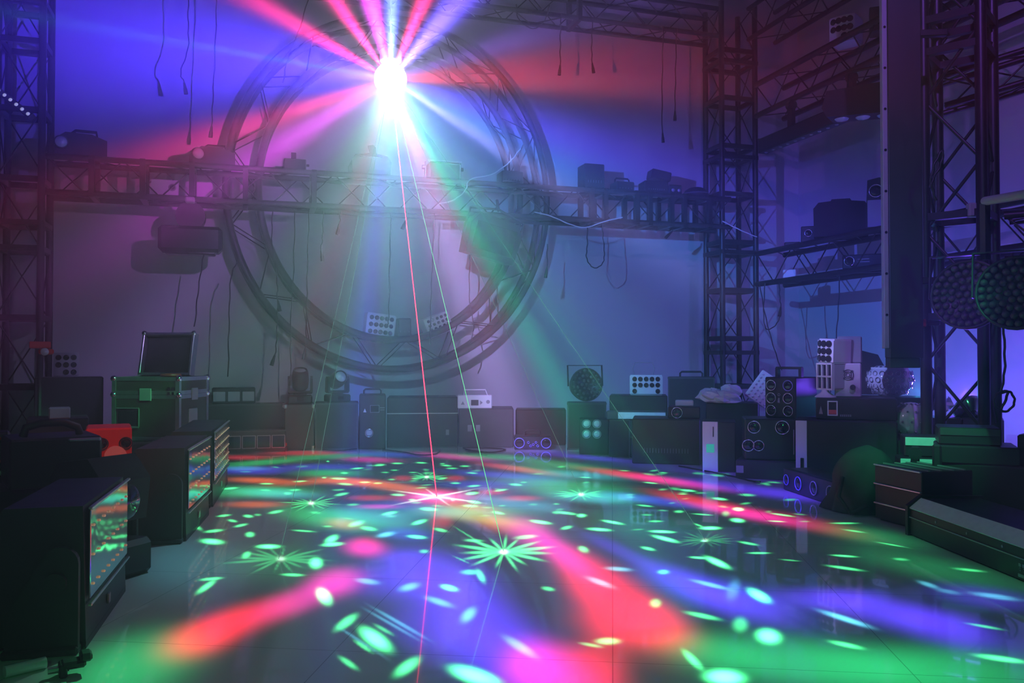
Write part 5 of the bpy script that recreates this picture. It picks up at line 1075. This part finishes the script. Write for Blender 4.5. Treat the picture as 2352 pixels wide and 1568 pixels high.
matrix_panel('matrix panel with a sparkling cell face, farthest from the camera at the left', fl0(488, 1166), fl0(524, 1108), .43, (5, 12), 'wavy_cells')
# moving heads between and behind the panels
l = fl0(345, 1330); l = (l.x - .2, l.y + .1, 0)
t = thing('moving_head_light', 'black moving head light with an angular hood between the first two matrix panels', 'stage light', l, .9)
MB().box((0, 0, .07), (.3, .28, .14), .02).build('base', 'black_plastic', t)
for x in (-.14, .14): MB().box((x, 0, .24), (.03, .12, .24), .01).build('yoke_arm', 'black_plastic', t)
h_ = MB().prism([(-.13, .22), (.12, .2), (.15, .34), (.08, .45), (-.07, .47), (-.15, .38)], 'x', -.115, .115).build('head', 'black_cloth', t)
MB().lathe([(.07, 0), (.05, .015), (0, .022)], 18, T_(0, -.145, .3, rx=PI / 2)).build('lens', 'lens_dark', h_)
# gear behind the panels
def lput(name, label, cat, pl, pr, yt, yb, D, d, z=0., turn=0., **k):
    l, W, H = place(pl, pr, yt, yb, D, z); return cabinet(name, label, cat, l, face(l, turn), W, H, d, **k), l, W, H
t, l, W, HC1 = lput('road_case', 'black case under the handled effect box at the left edge', 'case', -60, 205, 1118, 1330, 3.25, .32, m='black_metal', turn=.2)
t, l, W, H = lput('handled_effect', 'black effect box with a carry handle and a shining blue edge at the left', 'stage light', 38, 228, 1005, 1115, 3.25, .3, z=HC1, m='black_metal', turn=.15)
MB().tube([(-.1, .12, H), (-.09, .12, H + .035), (-.04, .12, H + .05), (.04, .12, H + .05), (.09, .12, H + .03), (.1, .12, H)], .016, 8).build('handle', 'black_plastic', t)
MB().box((W * .3, .004, H - .012), (W * .36, .03, .014), .004).build('front_edge', 'aluminium', t)
t, l, W, HC2 = lput('road_case', 'black case carrying the red-lit speaker box', 'case', 185, 330, 1075, 1220, 4.1, .35, m='black_metal')
t, l, W, H = lput('lens_box', 'red-lit box with two dark lenses and a white dial beside the flight case', 'stage light', 203, 300, 983, 1072, 4.1, .3, z=HC2, m='red_plastic_red_light')  # red light painted into the box colour
for x in (-.03, .075): lens_ring(t, x, H * .62, .028, rm='black_metal')
MB().cyl((.03, -.012, H * .3), (.03, 0, H * .3), .05, n=24).build('dial', 'white_plastic', t)
t, l, W, H = lput('road_case', 'low dark case in the gap left of the second matrix panel', 'case', 320, 372, 1065, 1165, 4.6, .25, m='red_plastic_red_light')
# open flight case on a black case
l = spot_at(372, 6.1, 0); cabinet('road_case', 'black case under the open flight case', 'case', (l[0], l[1] - .1, 0), face(l), .85, .255, .6, 'black_metal', trim='dark_grey')
z0 = .256; l = spot_at(372, 6.3, z0)
t = thing('flight_case', 'open aluminium-edged flight case with its lid up, at the left', 'flight case', l, face(l, -.5))
w_, d_, h1 = .5, .44, .45
MB().box((0, 0, h1 / 2), (w_, d_, h1), .004).build('body', 'case_board', t)
m = MB()
for sx in (-1, 1):
    for sy in (-1, 1): m.box((sx * (w_ / 2 - .01), sy * (d_ / 2 - .01), h1 / 2), (.03, .03, h1))
for z in (.012, h1 - .012, h1 - .11, h1 - .14):
    for sy in (-1, 1): m.box((0, sy * (d_ / 2 - .002), z), (w_, .012, .028))
    for sx in (-1, 1): m.box((sx * (w_ / 2 - .002), 0, z), (.012, d_, .028))
m.build('edge_trim', 'aluminium', t)
m = MB()
for sx in (-1, 1):
    for sy in (-1, 1):
        for z in (.02, h1 - .01, h1 - .125): m.sphere((sx * (w_ / 2 - .004), sy * (d_ / 2 - .004), z), .024, 8, 6)
m.build('ball_corners', 'chrome', t)
m = MB()
for z in (h1 - .08, h1 - .115):
    for k in (.04, .07): m.box((w_ / 2 - k, -d_ / 2 - .008, z), (.016, .01, .02))
m.build('rivet_plates', 'chrome', t)
for nm, x, y, rz2 in (('latch', 0, -d_ / 2 - .006, 0), ('latch', w_ / 2 + .006, 0, PI / 2)):
    MB().box((0, 0, 0), (.09, .012, .09), .004, T_(x, y, h1 - .125, rz=rz2)).build(nm, 'mid_grey', t)
dsh = MB().box((-.13, -d_ / 2 - .004, .16), (.15, .01, .13), .01).build('handle_dish', 'lens_dark', t)
MB().box((-.13, -d_ / 2 - .008, .092), (.17, .014, .016), .004).box((-.13, -d_ / 2 - .008, .228), (.17, .014, .01), .003).box((-.047, -d_ / 2 - .008, .16), (.01, .014, .13), .003).build('dish_frame', 'aluminium', dsh)
MB().box((w_ / 2 + .004, -.02, .16), (.01, .13, .12), .004).build('side_dish', 'mid_grey', t)
# lid, hinged at the left rear edge and leaning back
lt = T_(-.06, d_ / 2 - .05, h1 + .005, rx=-.22)
lid = MB().box((0, .035, .16), (.4, .012, .31), .003, lt).build('lid', 'case_board', t)
m = MB()
for x in (-.2, .2): m.box((x, 0, .16), (.018, .075, .33), .003, lt)
for z in (0.006, .32): m.box((0, 0, z), (.42, .075, .02), .003, lt)
m.build('lid_trim', 'aluminium', lid); MB().box((0, .022, .16), (.37, .01, .29), 0, lt).build('lid_lining', 'black_cloth', lid)
m = MB()
for x in (-.2, .2): m.sphere((x, -.03, .325), .02, 8, 6, T=lt)
m.build('lid_corners', 'chrome', lid)
t = thing('flat_disc', 'flat red disc lying on the open flight case', 'disc', (l[0] + .07, l[1] - .1, z0 + h1 + .003)); MB().lathe([(0, 0), (.07, 0), (.075, .006), (.07, .02), (0, .024)], 28).build('disc', 'red_plastic_red_light', t)
# far left things
l = spot_at(160, 6.9, 0); cabinet('road_case', 'dark case in the far left corner carrying the dim white derby light', 'case', l, face(l), .5, zp(866, 6.9), .3, 'black_metal')
l = spot_at(152, 7.0, zp(866, 6.9)); derby('dim white derby light in the far left corner', l, (0, 0, face(l)), .19, .2, .15, 3, 3, .02, m='mid_grey', skip=((0, 0),))
l = spot_at(138, 5.5, zp(962, 5.5)); t = cabinet('junction_box', 'grey-blue box left of the flight case', 'box', l, face(l), .125, .075, .1, 'mid_grey')
l = spot_at(135, 5.5, 0); cabinet('road_case', 'black case under the grey-blue box', 'case', l, face(l), .36, zp(962, 5.5), .4, 'black_metal')
c = at_d(92, 792, 6.25); t = thing('red_lit_fixture', 'dark fixture with red-lit edges before the left column', 'stage light', (c.x, c.y, c.z), face(c))
MB().box((0, 0, .0), (.14, .1, .05), .006).box((.04, -.02, -.05), (.1, .06, .04), .01).build('body', 'red_plastic_red_light', t); MB().lathe([(.028, 0), (.02, .012), (0, .018)], 14, T_(.03, -.052, -.05, rx=PI / 2)).build('lens', 'lens_clear', t)  # red light on the edges put into the whole body colour
MB().cyl((0, 0, -.07), (0, 0, -c.z), .014, n=8).build('stand_pole', 'black_metal', t); MB().lathe([(.12, -c.z), (.11, -c.z + .012), (.02, -c.z + .02)], 20).build('stand_base', 'black_metal', t)
a = at_d(-20, 195, 7.0); b = at_d(74, 270, 7.0); bar_light('short light bar with six bright white leds on the left column', a, b, .05, .05, 7, lm='led_white' if False else 'lens_clear', emit='led_white', down=(.3, -1, -.2), lr=.016)
# left edge: ring and crystal light
c = spot_at(-6, 3.4, HC1); t = thing('crystal_light', 'crystal light with a red ring at the left edge of the black case', 'disco light', (c[0], c[1] - .05, HC1), face(c))
MB().box((0, .06, .1), (.12, .12, .2), .01).build('body', 'black_plastic', t); MB().torus((.02, -.004, .13), .045, .006).build('ring', 'red_plastic_red_light', t)
m = MB()
for k in range(9): m.sphere((-.05 + k * .014, -.01 - (k % 2) * .006, .05 - k * .002), .012, 8, 6)
m.build('crystals', 'clear_crystal', t)
# black bars in the near left corner
def lbar(label, px0, py0, px1, py1, z, w, h, rail=True):
    A = at_z(px0, py0, z); B = at_z(px1, py1, z); L = (B - A).length
    t = thing('bar_light', label, 'light bar', A, math.atan2(B.y - A.y, B.x - A.x), 'black bars piled in the near left corner')
    MB().box((L / 2, w / 2, h / 2), (L, w, h), .006).build('housing', 'black_metal', t)
    if rail: MB().box((L / 2, .004, h), (L, .008, .006), .001).build('edge_rail', 'mid_grey', t)
    MB().box((0, w / 2, h / 2), (.014, w + .012, h + .012), .004).build('end_cap', 'black_plastic', t)
lbar('lowest black bar light lying on the floor at the near left', -60, 1500, 70, 1385, 0, .3, .1)
lbar('upper black bar light lying on the floor pile at the near left', -60, 1395, 90, 1282, .1, .32, .14)
t = thing('floor_clamp', 'green-lit hook clamp lying on the floor at the near left corner', 'clamp', at_z(168, 1548, 0), .25)
MB().box((0, 0, .03), (.06, .05, .02), .006).box((-.025, 0, .018), (.02, .05, .036), .004).box((.03, 0, .045), (.03, .05, .022), .006).build('jaw', 'black_plastic', t); MB().cyl((-.06, 0, .02), (-.01, 0, .02), .01, n=8).build('bolt', 'aluminium', t)
t = thing('glass_tube', 'short clear tube lying on the floor in the bottom left corner', 'tube', at_z(58, 1545, 0), .5)
MB().cyl((-.05, 0, .016), (.05, 0, .016), .016, n=14).build('tube', 'clear_crystal', t)

S.view_settings.view_transform = 'Standard'; S.view_settings.look = 'None'; S.view_settings.exposure = 0.; S.view_settings.gamma = 1.
S.view_settings.use_curve_mapping = False
c = S.cycles
c.max_bounces = 4; c.diffuse_bounces = 2; c.glossy_bounces = 3; c.transmission_bounces = 3; c.transparent_max_bounces = 6; c.volume_bounces = 0
c.caustics_reflective = False; c.caustics_refractive = False; c.sample_clamp_indirect = 4.; c.use_denoising = True
bpy.context.view_layer.update()
